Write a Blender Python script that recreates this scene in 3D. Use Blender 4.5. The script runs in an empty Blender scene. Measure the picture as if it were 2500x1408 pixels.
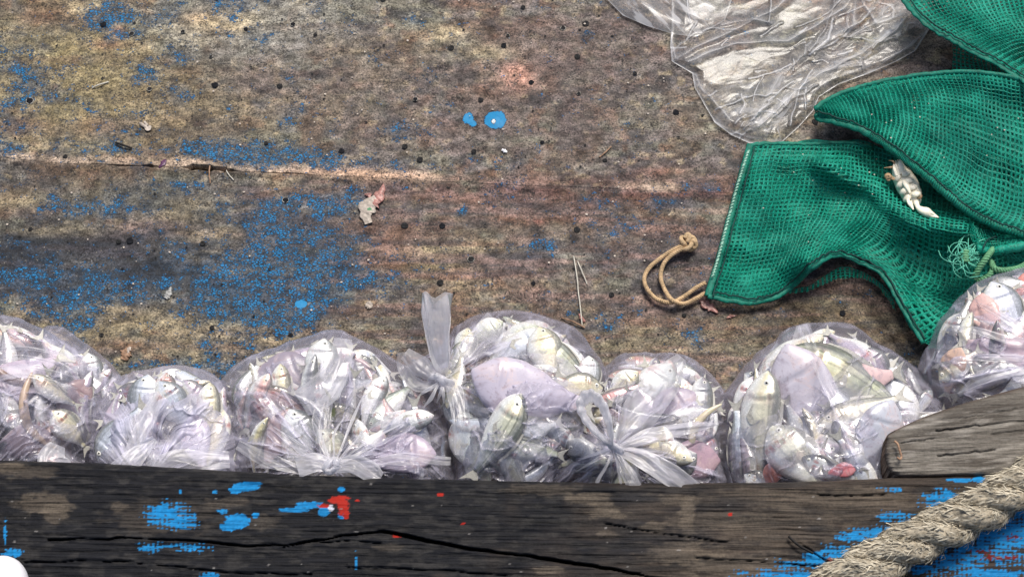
import bpy, math, random
import numpy as np
from mathutils import Vector, Matrix

# ------------------------------------------------------------------ camera, sky, sun, exposure
SC = bpy.context.scene
COL = SC.collection
TH = math.radians(28.0)                 # camera looks 28 degrees off straight down
DIST, FPX = 2.4, 4000.0                 # metres to the deck, focal length in photo pixels (2500 wide)
FWD = np.array([0.0, math.sin(TH), -math.cos(TH)])
UP = np.array([0.0, math.cos(TH), math.sin(TH)])
RIGHT = np.array([1.0, 0.0, 0.0])
CAM = -DIST * FWD
S = DIST / FPX                          # metres per photo pixel on the deck

cd = bpy.data.cameras.new('camera'); cam = bpy.data.objects.new('camera', cd); COL.objects.link(cam)
cd.sensor_width = 36.0; cd.lens = 36.0 * FPX / 2500.0; cd.clip_start = 0.05; cd.clip_end = 200.0
cam.location = CAM; cam.rotation_euler = (TH, 0, 0)
SC.camera = cam

SUN_EL, SUN_AZ = math.radians(62), math.radians(20)     # azimuth measured from +Y towards +X
w = bpy.data.worlds.new('World'); SC.world = w; w.use_nodes = True
wn = w.node_tree.nodes; wl = w.node_tree.links
bg = wn.get('Background') or wn.new('ShaderNodeBackground')
out = wn.get('World Output') or wn.new('ShaderNodeOutputWorld')
wl.new(bg.outputs[0], out.inputs[0])
sky = wn.new('ShaderNodeTexSky'); sky.sky_type = 'NISHITA'; sky.sun_disc = False
sky.sun_elevation = SUN_EL; sky.sun_rotation = SUN_AZ
sky.air_density = 1.0; sky.dust_density = 4.0; sky.ozone_density = 1.0
wl.new(sky.outputs[0], bg.inputs[0]); bg.inputs[1].default_value = 0.09
sl = bpy.data.lights.new('sun', 'SUN'); sl.energy = 2.3; sl.angle = math.radians(20); sl.color = (1.0, 0.95, 0.88)
so = bpy.data.objects.new('sun', sl); COL.objects.link(so)
sd = Vector((math.sin(SUN_AZ) * math.cos(SUN_EL), math.cos(SUN_AZ) * math.cos(SUN_EL), math.sin(SUN_EL)))
so.rotation_euler = sd.to_track_quat('Z', 'Y').to_euler(); so.location = sd * 5
SC.view_settings.view_transform = 'Standard'
try: SC.view_settings.look = 'None'
except Exception: pass
SC.view_settings.gamma = 1.0; SC.view_settings.use_curve_mapping = False
SC.view_settings.exposure = 0.55
try:
    SC.cycles.transparent_max_bounces = 24; SC.cycles.max_bounces = 8
except Exception: pass

random.seed(7); RNG = np.random.default_rng(7)

# ------------------------------------------------------------------ geometry of the view
def ray(px, py):
    px = np.asarray(px, float); py = np.asarray(py, float)
    x = (px - 1250.0) / FPX; y = -(py - 704.0) / FPX
    return FWD + x[..., None] * RIGHT + y[..., None] * UP
def P(px, py, z=0.0):
    """point at height z (metres above the deck) seen at photo pixel px, py"""
    px, py, z = np.broadcast_arrays(np.asarray(px, float), np.asarray(py, float), np.asarray(z, float))
    r = ray(px, py); t = (z - CAM[2]) / r[..., 2]
    return CAM + t[..., None] * r
def PV(px, py):
    r = -ray(px, py); return r / np.linalg.norm(r, axis=-1, keepdims=True)

# ------------------------------------------------------------------ noise
def _hash(ix, iy, seed):
    h = (ix.astype(np.int64) * 374761393 + iy.astype(np.int64) * 668265263 + seed * 974634777) & 0xffffffff
    h = ((h ^ (h >> 13)) * 1274126177) & 0xffffffff
    h = h ^ (h >> 16)
    return (h & 0xffffff) / float(0xffffff)
def vnoise(x, y, seed=0):
    x = np.asarray(x, float); y = np.asarray(y, float)
    x, y = np.broadcast_arrays(x, y)
    ix = np.floor(x); iy = np.floor(y); fx = x - ix; fy = y - iy
    fx = fx * fx * (3 - 2 * fx); fy = fy * fy * (3 - 2 * fy)
    a = _hash(ix, iy, seed); b = _hash(ix + 1, iy, seed); c = _hash(ix, iy + 1, seed); d = _hash(ix + 1, iy + 1, seed)
    return (a * (1 - fx) + b * fx) * (1 - fy) + (c * (1 - fx) + d * fx) * fy
def fbm(x, y, o=4, seed=0, g=0.5):
    s = 0; a = 1; n = 0
    for k in range(o):
        s = s + a * vnoise(np.asarray(x) * 2 ** k + 17.3 * k, np.asarray(y) * 2 ** k - 9.1 * k, seed + k); n += a; a *= g
    return s / n
def facet(x, y, seed=0):
    """random heights joined by flat triangles: the look of crumpled film"""
    x, y = np.broadcast_arrays(np.asarray(x, float), np.asarray(y, float))
    wx = x + 0.35 * (vnoise(x * .9, y * .9, seed + 50) - .5); wy = y + 0.35 * (vnoise(x * .9, y * .9, seed + 51) - .5)
    wx = wx - wy * .4
    ix = np.floor(wx); iy = np.floor(wy); fx = wx - ix; fy = wy - iy
    a = _hash(ix, iy, seed); b = _hash(ix + 1, iy, seed); c = _hash(ix, iy + 1, seed); d = _hash(ix + 1, iy + 1, seed)
    lo = a + fx * (b - a) + fy * (d - b); up = a + fy * (c - a) + fx * (d - c)
    return np.where(fx > fy, lo, up)
def sstep(a, b, x):
    t = np.clip((x - a) / (b - a), 0, 1); return t * t * (3 - 2 * t)
def blob(px, py, cx, cy, rx, ry, p=1.0, rot=0.0):
    dx = px - cx; dy = py - cy
    if rot:
        c, s = math.cos(rot), math.sin(rot); dx, dy = dx * c + dy * s, -dx * s + dy * c
    return np.exp(-((dx / rx) ** 2 + (dy / ry) ** 2) ** p)
def poly_dist(px, py, pts):
    d = np.full(np.shape(px), 1e9)
    for (ax, ay), (bx, by) in zip(pts[:-1], pts[1:]):
        vx, vy = bx - ax, by - ay; L = vx * vx + vy * vy
        t = np.clip(((px - ax) * vx + (py - ay) * vy) / L, 0, 1)
        d = np.minimum(d, np.hypot(px - ax - t * vx, py - ay - t * vy))
    return d
def ridge(px, py, pts, wd): return np.exp(-(poly_dist(px, py, pts) / wd) ** 2)
def mix(a, b, t): return a * (1 - t[..., None]) + np.asarray(b) * t[..., None]

# ------------------------------------------------------------------ objects
def tag(o, label=None, cat=None, group=None, kind=None):
    if label: o['label'] = label
    if cat: o['category'] = cat
    if group: o['group'] = group
    if kind: o['kind'] = kind
    return o
def empty(name, loc=(0, 0, 0), label=None, cat=None, group=None, kind=None):
    o = bpy.data.objects.new(name, None); COL.objects.link(o); o.location = Vector(loc); o.empty_display_size = 0.02
    return tag(o, label, cat, group, kind)
def link(name, me, mat=None, parent=None):
    o = bpy.data.objects.new(name, me); COL.objects.link(o)
    if mat and not me.materials: me.materials.append(mat)
    if parent is not None:
        o.parent = parent
        o.matrix_parent_inverse = parent_world(parent).inverted()
    return o
def parent_world(p):
    m = p.matrix_basis.copy()
    if p.parent is not None: m = parent_world(p.parent) @ p.matrix_parent_inverse @ m
    return m
def raw_mesh(name, v, f, smooth=True):
    v = np.asarray(v, np.float32); me = bpy.data.meshes.new(name)
    f = np.asarray(f, np.int32); nf, k = f.shape
    me.vertices.add(len(v)); me.vertices.foreach_set('co', v.ravel())
    me.loops.add(nf * k); me.loops.foreach_set('vertex_index', f.ravel())
    me.polygons.add(nf); me.polygons.foreach_set('loop_start', np.arange(0, nf * k, k, dtype=np.int32))
    me.polygons.foreach_set('use_smooth', np.full(nf, smooth, dtype=bool))
    me.update(calc_edges=True); me.validate()
    return me
def grid_faces(nr, nc, closed=False):
    i = np.arange(nr - 1)[:, None]; m = nc if closed else nc - 1
    j = np.arange(m)[None, :]; j2 = (j + 1) % nc
    a = i * nc + j; b = i * nc + j2; c = (i + 1) * nc + j2; d = (i + 1) * nc + j
    return np.stack([a, b, c, d], -1).reshape(-1, 4)
def grid_mesh(name, X, closed=False, flip=False, smooth=True):
    nr, nc, _ = X.shape; f = grid_faces(nr, nc, closed)
    if flip: f = f[:, ::-1]
    return raw_mesh(name, X.reshape(-1, 3), f, smooth)
def set_attr(me, name, a):
    at = me.attributes.new(name, 'FLOAT', 'POINT'); at.data.foreach_set('value', np.asarray(a, np.float32).ravel())
def set_col(me, a, name='Col'):
    a = np.asarray(a, np.float32).reshape(-1, 3); a4 = np.ones((len(a), 4), np.float32); a4[:, :3] = a
    at = me.color_attributes.new(name, 'FLOAT_COLOR', 'POINT'); at.data.foreach_set('color', a4.ravel())
class MB:
    """collects pieces of one mesh"""
    def __init__(s): s.v = []; s.f = []; s.n = 0
    def add(s, v, f):
        v = np.asarray(v, float).reshape(-1, 3); s.v.append(v); s.f += [tuple(int(q) + s.n for q in k) for k in f]; s.n += len(v)
    def tube(s, pts, rad, n=8, caps=True, flat=1.0, fdir=None):
        pts = np.asarray(pts, float); m = len(pts); rad = np.broadcast_to(np.asarray(rad, float), (m,))
        t = np.gradient(pts, axis=0); t /= np.linalg.norm(t, axis=1, keepdims=True) + 1e-12
        ref = np.array([0.0, 0.0, 1.0]) if fdir is None else np.asarray(fdir, float)
        rings = []
        prev = None
        for k in range(m):
            a = ref if prev is None else prev
            a = a - t[k] * np.dot(a, t[k])
            if np.linalg.norm(a) < 1e-4: a = np.array([1.0, 0.2, 0.1]); a = a - t[k] * np.dot(a, t[k])
            a /= np.linalg.norm(a); b = np.cross(t[k], a); prev = a
            an = np.linspace(0, 2 * math.pi, n, endpoint=False)
            rings.append(pts[k] + rad[k] * (np.cos(an)[:, None] * a * flat + np.sin(an)[:, None] * b))
        X = np.array(rings); f = [tuple(q) for q in grid_faces(m, n, True)]
        if caps: f += [tuple(range(n))[::-1], tuple((m - 1) * n + q for q in range(n))]
        s.add(X.reshape(-1, 3), f)
    def ball(s, c, r, n=10, m=7, M=None):
        th = np.linspace(0, math.pi, m); ph = np.linspace(0, 2 * math.pi, n, endpoint=False)
        X = np.stack([np.sin(th)[:, None] * np.cos(ph), np.sin(th)[:, None] * np.sin(ph), np.repeat(np.cos(th)[:, None], n, 1)], -1) * np.asarray(r)
        if M is not None: X = X @ np.asarray(M).T
        s.add(X.reshape(-1, 3) + np.asarray(c), [tuple(q) for q in grid_faces(m, n, True)])
    def mesh(s, name, smooth=True):
        me = bpy.data.meshes.new(name); me.from_pydata(np.concatenate(s.v).tolist(), [], s.f)
        me.polygons.foreach_set('use_smooth', [smooth] * len(me.polygons)); me.update(); return me
    def build(s, name, mat, parent=None, smooth=True): return link(name, s.mesh(name, smooth), mat, parent)
def spline(pts, n):
    """Catmull-Rom through pts (k,d)"""
    p = np.asarray(pts, float); k = len(p)
    p = np.vstack([2 * p[0] - p[1], p, 2 * p[-1] - p[-2]])
    u = np.linspace(0, k - 1, n); i = np.minimum(u.astype(int), k - 2); t = (u - i)[:, None]
    a, b, c, d = p[i], p[i + 1], p[i + 2], p[i + 3]
    return 0.5 * (2 * b + (c - a) * t + (2 * a - 5 * b + 4 * c - d) * t ** 2 + (3 * b - a - 3 * c + d) * t ** 3)
def P3(l): l = np.asarray(l, float); return P(l[:, 0], l[:, 1], l[:, 2])

# ------------------------------------------------------------------ materials
class NT:
    def __init__(s, name):
        s.m = bpy.data.materials.new(name); s.m.use_nodes = True; s.t = s.m.node_tree; s.t.nodes.clear()
        s.o = s.t.nodes.new('ShaderNodeOutputMaterial')
    def n(s, typ, **kw):
        x = s.t.nodes.new('ShaderNode' + typ)
        for k, v in kw.items(): setattr(x, k, v)
        return x
    def put(s, sock, v):
        if isinstance(v, bpy.types.NodeSocket): s.t.links.new(v, sock)
        elif v is not None:
            if isinstance(v, (tuple, list)) and len(v) == 3 and sock.type == 'RGBA': v = (*v, 1)
            sock.default_value = v
    def math(s, op, a, b=0.5, c=None, clamp=False):
        x = s.n('Math', operation=op, use_clamp=clamp); s.put(x.inputs[0], a); s.put(x.inputs[1], b)
        if c is not None: s.put(x.inputs[2], c)
        return x.outputs[0]
    def mix(s, f, a, b, blend='MIX'):
        x = s.n('Mix', data_type='RGBA', blend_type=blend); s.put(x.inputs[0], f); s.put(x.inputs[6], a); s.put(x.inputs[7], b); return x.outputs[2]
    def rng(s, v, a, b, c=0.0, d=1.0, smooth=True):
        x = s.n('MapRange', interpolation_type='SMOOTHSTEP' if smooth else 'LINEAR')
        for k, q in enumerate((v, a, b, c, d)): s.put(x.inputs[k], q)
        return x.outputs[0]
    def co(s, kind='Object'): return s.n('TexCoord').outputs[kind]
    def mapping(s, v, sc): x = s.n('Mapping'); s.put(x.inputs[0], v); x.inputs['Scale'].default_value = sc; return x.outputs[0]
    def noise(s, v, scale, detail=3, rough=0.55, dist=0.0):
        x = s.n('TexNoise'); s.put(x.inputs['Vector'], v); x.inputs['Scale'].default_value = scale; x.inputs['Detail'].default_value = detail
        x.inputs['Roughness'].default_value = rough; x.inputs['Distortion'].default_value = dist; return x.outputs[0]
    def voro(s, v, scale, feat='F1', rnd=1.0):
        x = s.n('TexVoronoi', feature=feat); s.put(x.inputs['Vector'], v); x.inputs['Scale'].default_value = scale; x.inputs['Randomness'].default_value = rnd; return x
    def attr(s, name): return s.n('Attribute', attribute_name=name)
    def bump(s, h, st=0.4, d=0.001):
        x = s.n('Bump'); x.inputs['Strength'].default_value = st; x.inputs['Distance'].default_value = d; s.put(x.inputs['Height'], h); return x.outputs[0]
    def pbsdf(s, col, rough=0.6, spec=0.5, nrm=None, metal=0.0, **kw):
        x = s.n('BsdfPrincipled'); s.put(x.inputs['Base Color'], col); s.put(x.inputs['Roughness'], rough)
        s.put(x.inputs['Specular IOR Level'], spec); s.put(x.inputs['Metallic'], metal)
        if nrm is not None: s.put(x.inputs['Normal'], nrm)
        for k, v in kw.items(): s.put(x.inputs[k.replace('_', ' ')], v)
        return x.outputs[0]
    def done(s, sh): s.t.links.new(sh, s.o.inputs[0]); return s.m

def mat_simple(name, col, rough=0.6, spec=0.4, nscale=200.0, namp=0.35, bump=0.3, sss=0.0):
    t = NT(name); c = t.co(); n = t.noise(c, nscale, 4, 0.6); n2 = t.noise(c, nscale * 0.23, 2)
    f = t.rng(t.math('ADD', t.math('MULTIPLY', n, 0.6), t.math('MULTIPLY', n2, 0.4)), 0.3, 0.7, 1 - namp, 1 + namp * 0.6)
    colr = t.mix(1.0, col, t.n('CombineColor').outputs[0], 'MULTIPLY')
    cc = t.t.nodes[-1]
    cmb = t.n('CombineXYZ')
    for k in range(3): t.put(cmb.inputs[k], f)
    mm = t.mix(1.0, col, cmb.outputs[0], 'MULTIPLY')
    kw = {}
    return t.done(t.pbsdf(mm, rough, spec, t.bump(n, bump, 0.001), **kw))

def mat_deck():
    t = NT('deck_material'); c = t.co()
    base = t.attr('Col').outputs['Color']
    den = t.attr('blue').outputs['Fac']
    # fine speckle of the worn resin
    n1 = t.noise(c, 330, 3, 0.7); n2 = t.noise(t.mapping(c, (0.8, 1.15, 1)), 120, 4, 0.7); n3 = t.noise(c, 800, 2, 0.6)
    v = t.math('ADD', t.math('MULTIPLY', n1, 0.5), t.math('ADD', t.math('MULTIPLY', n2, 0.3), t.math('MULTIPLY', n3, 0.2)))
    n4 = t.noise(t.mapping(c, (0.75, 1.2, 1)), 62, 5, 0.72)
    f = t.math('MULTIPLY', t.rng(v, 0.38, 0.62, 0.10, 1.65, False), t.rng(n4, 0.36, 0.64, 0.5, 1.3, False))
    cmb = t.n('CombineXYZ'); [t.put(cmb.inputs[k], f) for k in range(3)]
    colr = t.mix(1.0, base, cmb.outputs[0], 'MULTIPLY')
    # dark pits and pinholes worn into the resin
    pit = t.noise(t.mapping(c, (1, 1.3, 1)), 300, 2, 0.5, 0.6); pz = t.noise(c, 34, 4, 0.65)
    pm = t.rng(t.math('ADD', pit, t.math('MULTIPLY', pz, 0.55)), 0.86, 0.93)
    colr = t.mix(t.math('MULTIPLY', pm, 0.85), colr, (0.016, 0.014, 0.014))
    # light crumbs
    cr = t.voro(c, 210).outputs['Distance']
    crn = t.noise(c, 70, 2)
    lm = t.math('MULTIPLY', t.rng(cr, 0.20, 0.10), t.rng(crn, 0.50, 0.62))
    colr = t.mix(t.math('MULTIPLY', lm, 0.7), colr, (0.36, 0.33, 0.25))
    # crazed flakes of blue paint
    e1 = t.noise(t.mapping(c, (1, 1.25, 1)), 165, 2.5, 0.5, 1.4); e2 = t.noise(c, 60, 2, 0.5)
    e = t.math('ADD', t.math('MULTIPLY', e1, 0.62), t.math('MULTIPLY', e2, 0.38))
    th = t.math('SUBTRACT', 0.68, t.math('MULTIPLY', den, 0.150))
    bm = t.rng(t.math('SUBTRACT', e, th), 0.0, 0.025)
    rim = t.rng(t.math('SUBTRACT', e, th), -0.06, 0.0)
    crk = t.rng(t.voro(t.mapping(c, (1, 1.5, 1)), 190, 'DISTANCE_TO_EDGE').outputs['Distance'], 0.05, 0.16)
    bm = t.math('MULTIPLY', bm, t.math('MAXIMUM', crk, t.rng(den, 1.6, 2.2)))
    colr = t.mix(t.math('MULTIPLY', t.math('MULTIPLY', rim, t.rng(den, 0.15, 0.5)), 0.8), colr, (0.014, 0.02, 0.03))  # dark outline round the flakes: shadow line of their edges painted into the colour
    bl = t.mix(t.math('ADD', t.math('MULTIPLY', t.noise(c, 90, 2), .8), t.rng(den, 0.6, 2.0, 0.0, 0.6)), (0.010, 0.095, 0.27), (0.018, 0.21, 0.42))
    colr = t.mix(bm, colr, bl)
    h = t.math('ADD', t.math('MULTIPLY', n1, 0.5), t.math('ADD', t.math('MULTIPLY', bm, 0.35), t.math('MULTIPLY', n2, 0.6)))
    rough = t.rng(t.noise(c, 40, 3), 0.35, 0.65, 0.5, 0.8)
    return t.done(t.pbsdf(colr, rough, 0.22, t.bump(h, 0.8, 0.0016)))

def mat_wood(name, grain=(14, 420, 60), amp=(0.45, 1.6), rough=0.6):
    t = NT(name); c = t.co(); base = t.attr('Col').outputs['Color']
    g = t.noise(t.mapping(c, grain), 1.0, 5, 0.62, 0.35); g2 = t.noise(t.mapping(c, (grain[0] * 3.5, grain[1] * 2.4, 120)), 1.0, 3, 0.6)
    n = t.noise(c, 300, 3, 0.6)
    v = t.math('ADD', t.math('MULTIPLY', g, 0.5), t.math('ADD', t.math('MULTIPLY', g2, 0.3), t.math('MULTIPLY', n, 0.2)))
    f = t.rng(v, 0.36, 0.64, amp[0], amp[1], False)
    cmb = t.n('CombineXYZ'); [t.put(cmb.inputs[k], f) for k in range(3)]
    colr = t.mix(t.attr('paint').outputs['Fac'], t.mix(1.0, base, cmb.outputs[0], 'MULTIPLY'), base)
    return t.done(t.pbsdf(colr, t.rng(v, 0.4, 0.6, rough, rough + 0.2), 0.12, t.bump(v, 0.9, 0.003)))

def mat_film(name, base=0.04, gain=0.72, col=(0.78, 0.76, 0.93), rough=0.17, trans=(0.98, 0.98, 0.99), bst=0.2, tl=0.2, spec=0.85):
    """thin plastic film: see-through, milky where it is creased or doubled"""
    t = NT(name); c = t.co(); mk = t.attr('milk').outputs['Fac']
    n = t.noise(c, 45, 4, 0.6, 0.8); n2 = t.noise(c, 220, 3, 0.6)
    lw = t.n('LayerWeight'); lw.inputs[0].default_value = 0.35
    m = t.math('ADD', base, t.math('MULTIPLY', mk, gain))
    m = t.math('ADD', m, t.math('MULTIPLY', t.rng(n, 0.5, 0.75), 0.14))
    m = t.math('ADD', m, t.math('MULTIPLY', lw.outputs['Facing'], 0.10), clamp=True)
    nb = t.bump(t.math('ADD', n, t.math('MULTIPLY', n2, 0.4)), bst, 0.0015)
    dif = t.n('BsdfDiffuse'); t.put(dif.inputs[0], col); t.put(dif.inputs['Normal'], nb)
    trl = t.n('BsdfTranslucent'); t.put(trl.inputs[0], col)
    dm = t.n('MixShader'); dm.inputs[0].default_value = tl; t.t.links.new(dif.outputs[0], dm.inputs[1]); t.t.links.new(trl.outputs[0], dm.inputs[2])
    tr = t.n('BsdfTransparent'); t.put(tr.inputs[0], trans)
    a = t.n('MixShader'); t.put(a.inputs[0], m); t.t.links.new(tr.outputs[0], a.inputs[1]); t.t.links.new(dm.outputs[0], a.inputs[2])
    gl = t.n('BsdfGlossy'); gl.inputs['Roughness'].default_value = rough; gl.inputs[0].default_value = (1, 1, 1, 1); t.put(gl.inputs['Normal'], nb)
    fr = t.n('Fresnel'); fr.inputs[0].default_value = 1.5; t.put(fr.inputs['Normal'], nb)
    b = t.n('MixShader'); t.put(b.inputs[0], t.math('MULTIPLY', fr.outputs[0], spec, clamp=True)); t.t.links.new(a.outputs[0], b.inputs[1]); t.t.links.new(gl.outputs[0], b.inputs[2])
    return t.done(b.outputs[0])

def mat_fish(name, striped=0.5, backdark=0.2):
    t = NT(name); c = t.co(); oi = t.n('ObjectInfo'); rnd = oi.outputs['Random']
    vadd = t.n('VectorMath', operation='ADD'); t.put(vadd.inputs[0], c)
    rv = t.n('CombineXYZ'); t.put(rv.inputs[0], t.math('MULTIPLY', rnd, 37.0)); t.put(rv.inputs[1], t.math('MULTIPLY', rnd, 11.0)); t.put(vadd.inputs[1], rv.outputs[0])
    cv = vadd.outputs[0]
    dv = t.attr('dv').outputs['Fac']; tt = t.attr('tt').outputs['Fac']
    n = t.noise(cv, 5, 4, 0.6); n2 = t.noise(cv, 28, 3, 0.6); n3 = t.noise(t.mapping(cv, (2, 14, 14)), 1.6, 3, 0.6)
    flank = oi.outputs['Color']
    col = t.mix(t.rng(dv, 0.1, -0.8), flank, (0.76, 0.76, 0.74))
    # worn, bruised blotches and yellow bile stains
    col = t.mix(t.math('MULTIPLY', t.rng(n, 0.55, 0.72), 0.42), col, (0.64, 0.53, 0.27))
    pk = t.noise(cv, 3.3, 3, 0.55)
    col = t.mix(t.math('MULTIPLY', t.rng(pk, 0.56, 0.72), 0.5), col, (0.48, 0.26, 0.27))
    gl = t.math('MULTIPLY', t.rng(tt, 0.17, 0.25), t.rng(tt, 0.34, 0.26)); gl = t.math('MULTIPLY', gl, t.math('MULTIPLY', t.rng(rnd, 0.35, 0.75), t.rng(n3, 0.42, 0.6)))
    col = t.mix(t.math('MULTIPLY', gl, 0.7), col, (0.42, 0.10, 0.09))
    sc_ = t.voro(t.mapping(cv, (46, 60, 40)), 1.0).outputs['Distance']; col = t.mix(t.math('MULTIPLY', t.math('MULTIPLY', t.rng(sc_, 0.35, 0.7), t.rng(dv, -0.5, 0.4)), 0.14), col, (0.24, 0.25, 0.22))
    bd = t.math('ADD', t.math('ADD', dv, 0.1), t.math('MULTIPLY', t.math('SUBTRACT', n3, 0.5), 0.9))
    col = t.mix(t.math('MULTIPLY', t.rng(bd, 0.36, 0.95), 0.85), col, (backdark * 0.95, backdark, backdark * 1.02))
    st = t.math('SINE', t.math('ADD', t.math('MULTIPLY', dv, 21.0), t.math('MULTIPLY', n3, 6.0)))
    col = t.mix(t.math('MULTIPLY', t.math('MULTIPLY', t.rng(st, 0.2, 0.9), t.rng(dv, -0.3, 0.5)), striped), col, (0.10, 0.11, 0.08))
    f = t.rng(n2, 0.36, 0.64, 0.9, 1.08, False); cmb = t.n('CombineXYZ'); [t.put(cmb.inputs[k], f) for k in range(3)]
    col = t.mix(1.0, col, cmb.outputs[0], 'MULTIPLY')
    scl = t.voro(t.mapping(cv, (60, 75, 60)), 1.0).outputs['Distance']
    h = t.math('ADD', t.math('MULTIPLY', scl, 0.3), n2)
    return t.done(t.pbsdf(col, t.rng(n2, 0.3, 0.7, 0.16, 0.30), 0.7, t.bump(h, 0.10, 0.001), 0.22))
def mat_skin(name):
    t = NT(name); c = t.co(); oi = t.n('ObjectInfo')
    n = t.noise(c, 4.5, 6, 0.7, 0.9); n2 = t.noise(c, 26, 4, 0.65)
    col = t.mix(t.math('MULTIPLY', t.rng(n, 0.5, 0.72), 0.8), oi.outputs['Color'], (0.62, 0.48, 0.46))
    col = t.mix(t.math('MULTIPLY', t.rng(n, 0.48, 0.32), 0.75), col, (0.26, 0.22, 0.27))
    col = t.mix(t.math('MULTIPLY', t.rng(n2, 0.54, 0.68), 0.45), col, (0.24, 0.17, 0.19))
    return t.done(t.pbsdf(col, 0.3, 0.55, t.bump(t.math('ADD', n2, n), 0.2, 0.0012)))
def mat_net():
    t = NT('green_net_thread'); c = t.co(); n = t.noise(c, 500, 2); n2 = t.noise(c, 25, 3)
    col = t.mix(t.rng(n, 0.35, 0.65), (0.0, 0.10, 0.066), (0.003, 0.30, 0.20))
    col = t.mix(t.math('MULTIPLY', t.rng(n2, 0.45, 0.7), 0.5), col, (0.03, 0.38, 0.27))
    col = t.mix(t.math('MULTIPLY', t.rng(t.noise(c, 9, 4, .6), 0.45, 0.68), 0.6), col, (0.0, 0.10, 0.075))
    return t.done(t.pbsdf(col, 0.6, 0.25, t.bump(n, 0.3, 0.0008)))

M = {}
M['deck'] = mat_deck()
M['beam'] = mat_wood('tarred_wood', (9, 330, 60), (0.12, 1.85), 0.5)
M['grey_wood'] = mat_wood('bleached_wood', (16, 380, 60), (0.42, 1.55), 0.62)
M['film'] = mat_film('bag_film')
M['film_flap'] = mat_film('doubled_bag_film', 0.10, 0.62, (0.92, 0.91, 0.95), 0.3, tl=0.5, spec=.7)
M['sheet'] = mat_film('clear_sheet', 0.0, 0.8, (0.86, 0.86, 0.87), 0.24, (0.98, 0.98, 0.97), 0.25, spec=.6)
M['fish'] = mat_fish('silver_fish_skin', 0.18, 0.19)
M['fish_striped'] = mat_fish('striped_fish_skin', 0.6, 0.17)
M['skin'] = mat_skin('mauve_skin')
M['fin'] = mat_simple('fin', (0.40, 0.39, 0.35), 0.4, 0.5, 60, 0.4)
M['eye'] = mat_simple('fish_eye', (0.78, 0.77, 0.70), 0.15, 0.6, 30, 0.1, 0.0)
M['pupil'] = mat_simple('fish_pupil', (0.012, 0.012, 0.014), 0.1, 0.6, 30, 0.1, 0.0)
M['net'] = mat_net()
M['hem'] = mat_simple('net_hem', (0.003, 0.17, 0.115), 0.6, 0.3, 500, 0.6)
M['stitch'] = mat_simple('pale_stitch', (0.35, 0.62, 0.48), 0.6, 0.3, 300, 0.4)
M['dark_thread'] = mat_simple('dark_thread', (0.004, 0.045, 0.038), 0.7, 0.3, 300, 0.4)
M['cord'] = mat_simple('tan_cord', (0.56, 0.40, 0.23), 0.75, 0.25, 350, 0.45, 0.5)
M['green_cord'] = mat_simple('green_cord', (0.13, 0.33, 0.17), 0.7, 0.3, 350, 0.4)
M['fray'] = mat_simple('frayed_thread', (0.12, 0.50, 0.36), 0.6, 0.3, 300, 0.4)
M['rope'] = mat_simple('sisal', (0.38, 0.33, 0.245), 0.85, 0.2, 260, 0.65, 0.6)
M['fibre'] = mat_simple('sisal_fibre', (0.52, 0.468, 0.36), 0.85, 0.2, 120, 0.6, 0.2)
M['crab'] = mat_simple('crab_shell', (0.86, 0.80, 0.64), 0.4, 0.5, 120, 0.3, 0.4)
M['crab_dark'] = mat_simple('crab_paddle', (0.36, 0.24, 0.13), 0.4, 0.5, 120, 0.5, 0.4)
M['black'] = mat_simple('old_tar', (0.010, 0.011, 0.014), 0.85, 0.15, 300, 0.6, 0.6)
M['old_nail'] = mat_simple('rusted_nail', (0.022, 0.022, 0.022), 0.85, 0.15, 300, 0.7, 0.6)
M['rim'] = mat_simple('chipped_resin', (0.50, 0.47, 0.40), 0.5, 0.4, 300, 0.4, 0.4)
M['pale'] = mat_simple('pale_scrap', (0.42, 0.36, 0.30), 0.5, 0.4, 250, 0.4, 0.4)
M['pink'] = mat_simple('pink_scrap', (0.36, 0.17, 0.14), 0.4, 0.5, 250, 0.6, 0.5)
M['purple'] = mat_simple('purple_scrap', (0.07, 0.015, 0.06), 0.4, 0.5, 250, 0.4, 0.4)
M['straw'] = mat_simple('straw', (0.30, 0.18, 0.11), 0.6, 0.4, 250, 0.5, 0.4)
M['foil'] = mat_simple('dull_foil', (0.36, 0.36, 0.34), 0.4, 0.5, 300, 0.6)
M['white'] = mat_simple('white_plastic', (0.80, 0.79, 0.82), 0.35, 0.5, 20, 0.05, 0.0)
M['thread'] = mat_simple('white_thread', (0.55, 0.52, 0.44), 0.6, 0.3, 300, 0.2)
M['under'] = mat_simple('bilge_dark', (0.015, 0.013, 0.012), 0.7, 0.3, 60, 0.5)

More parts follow.
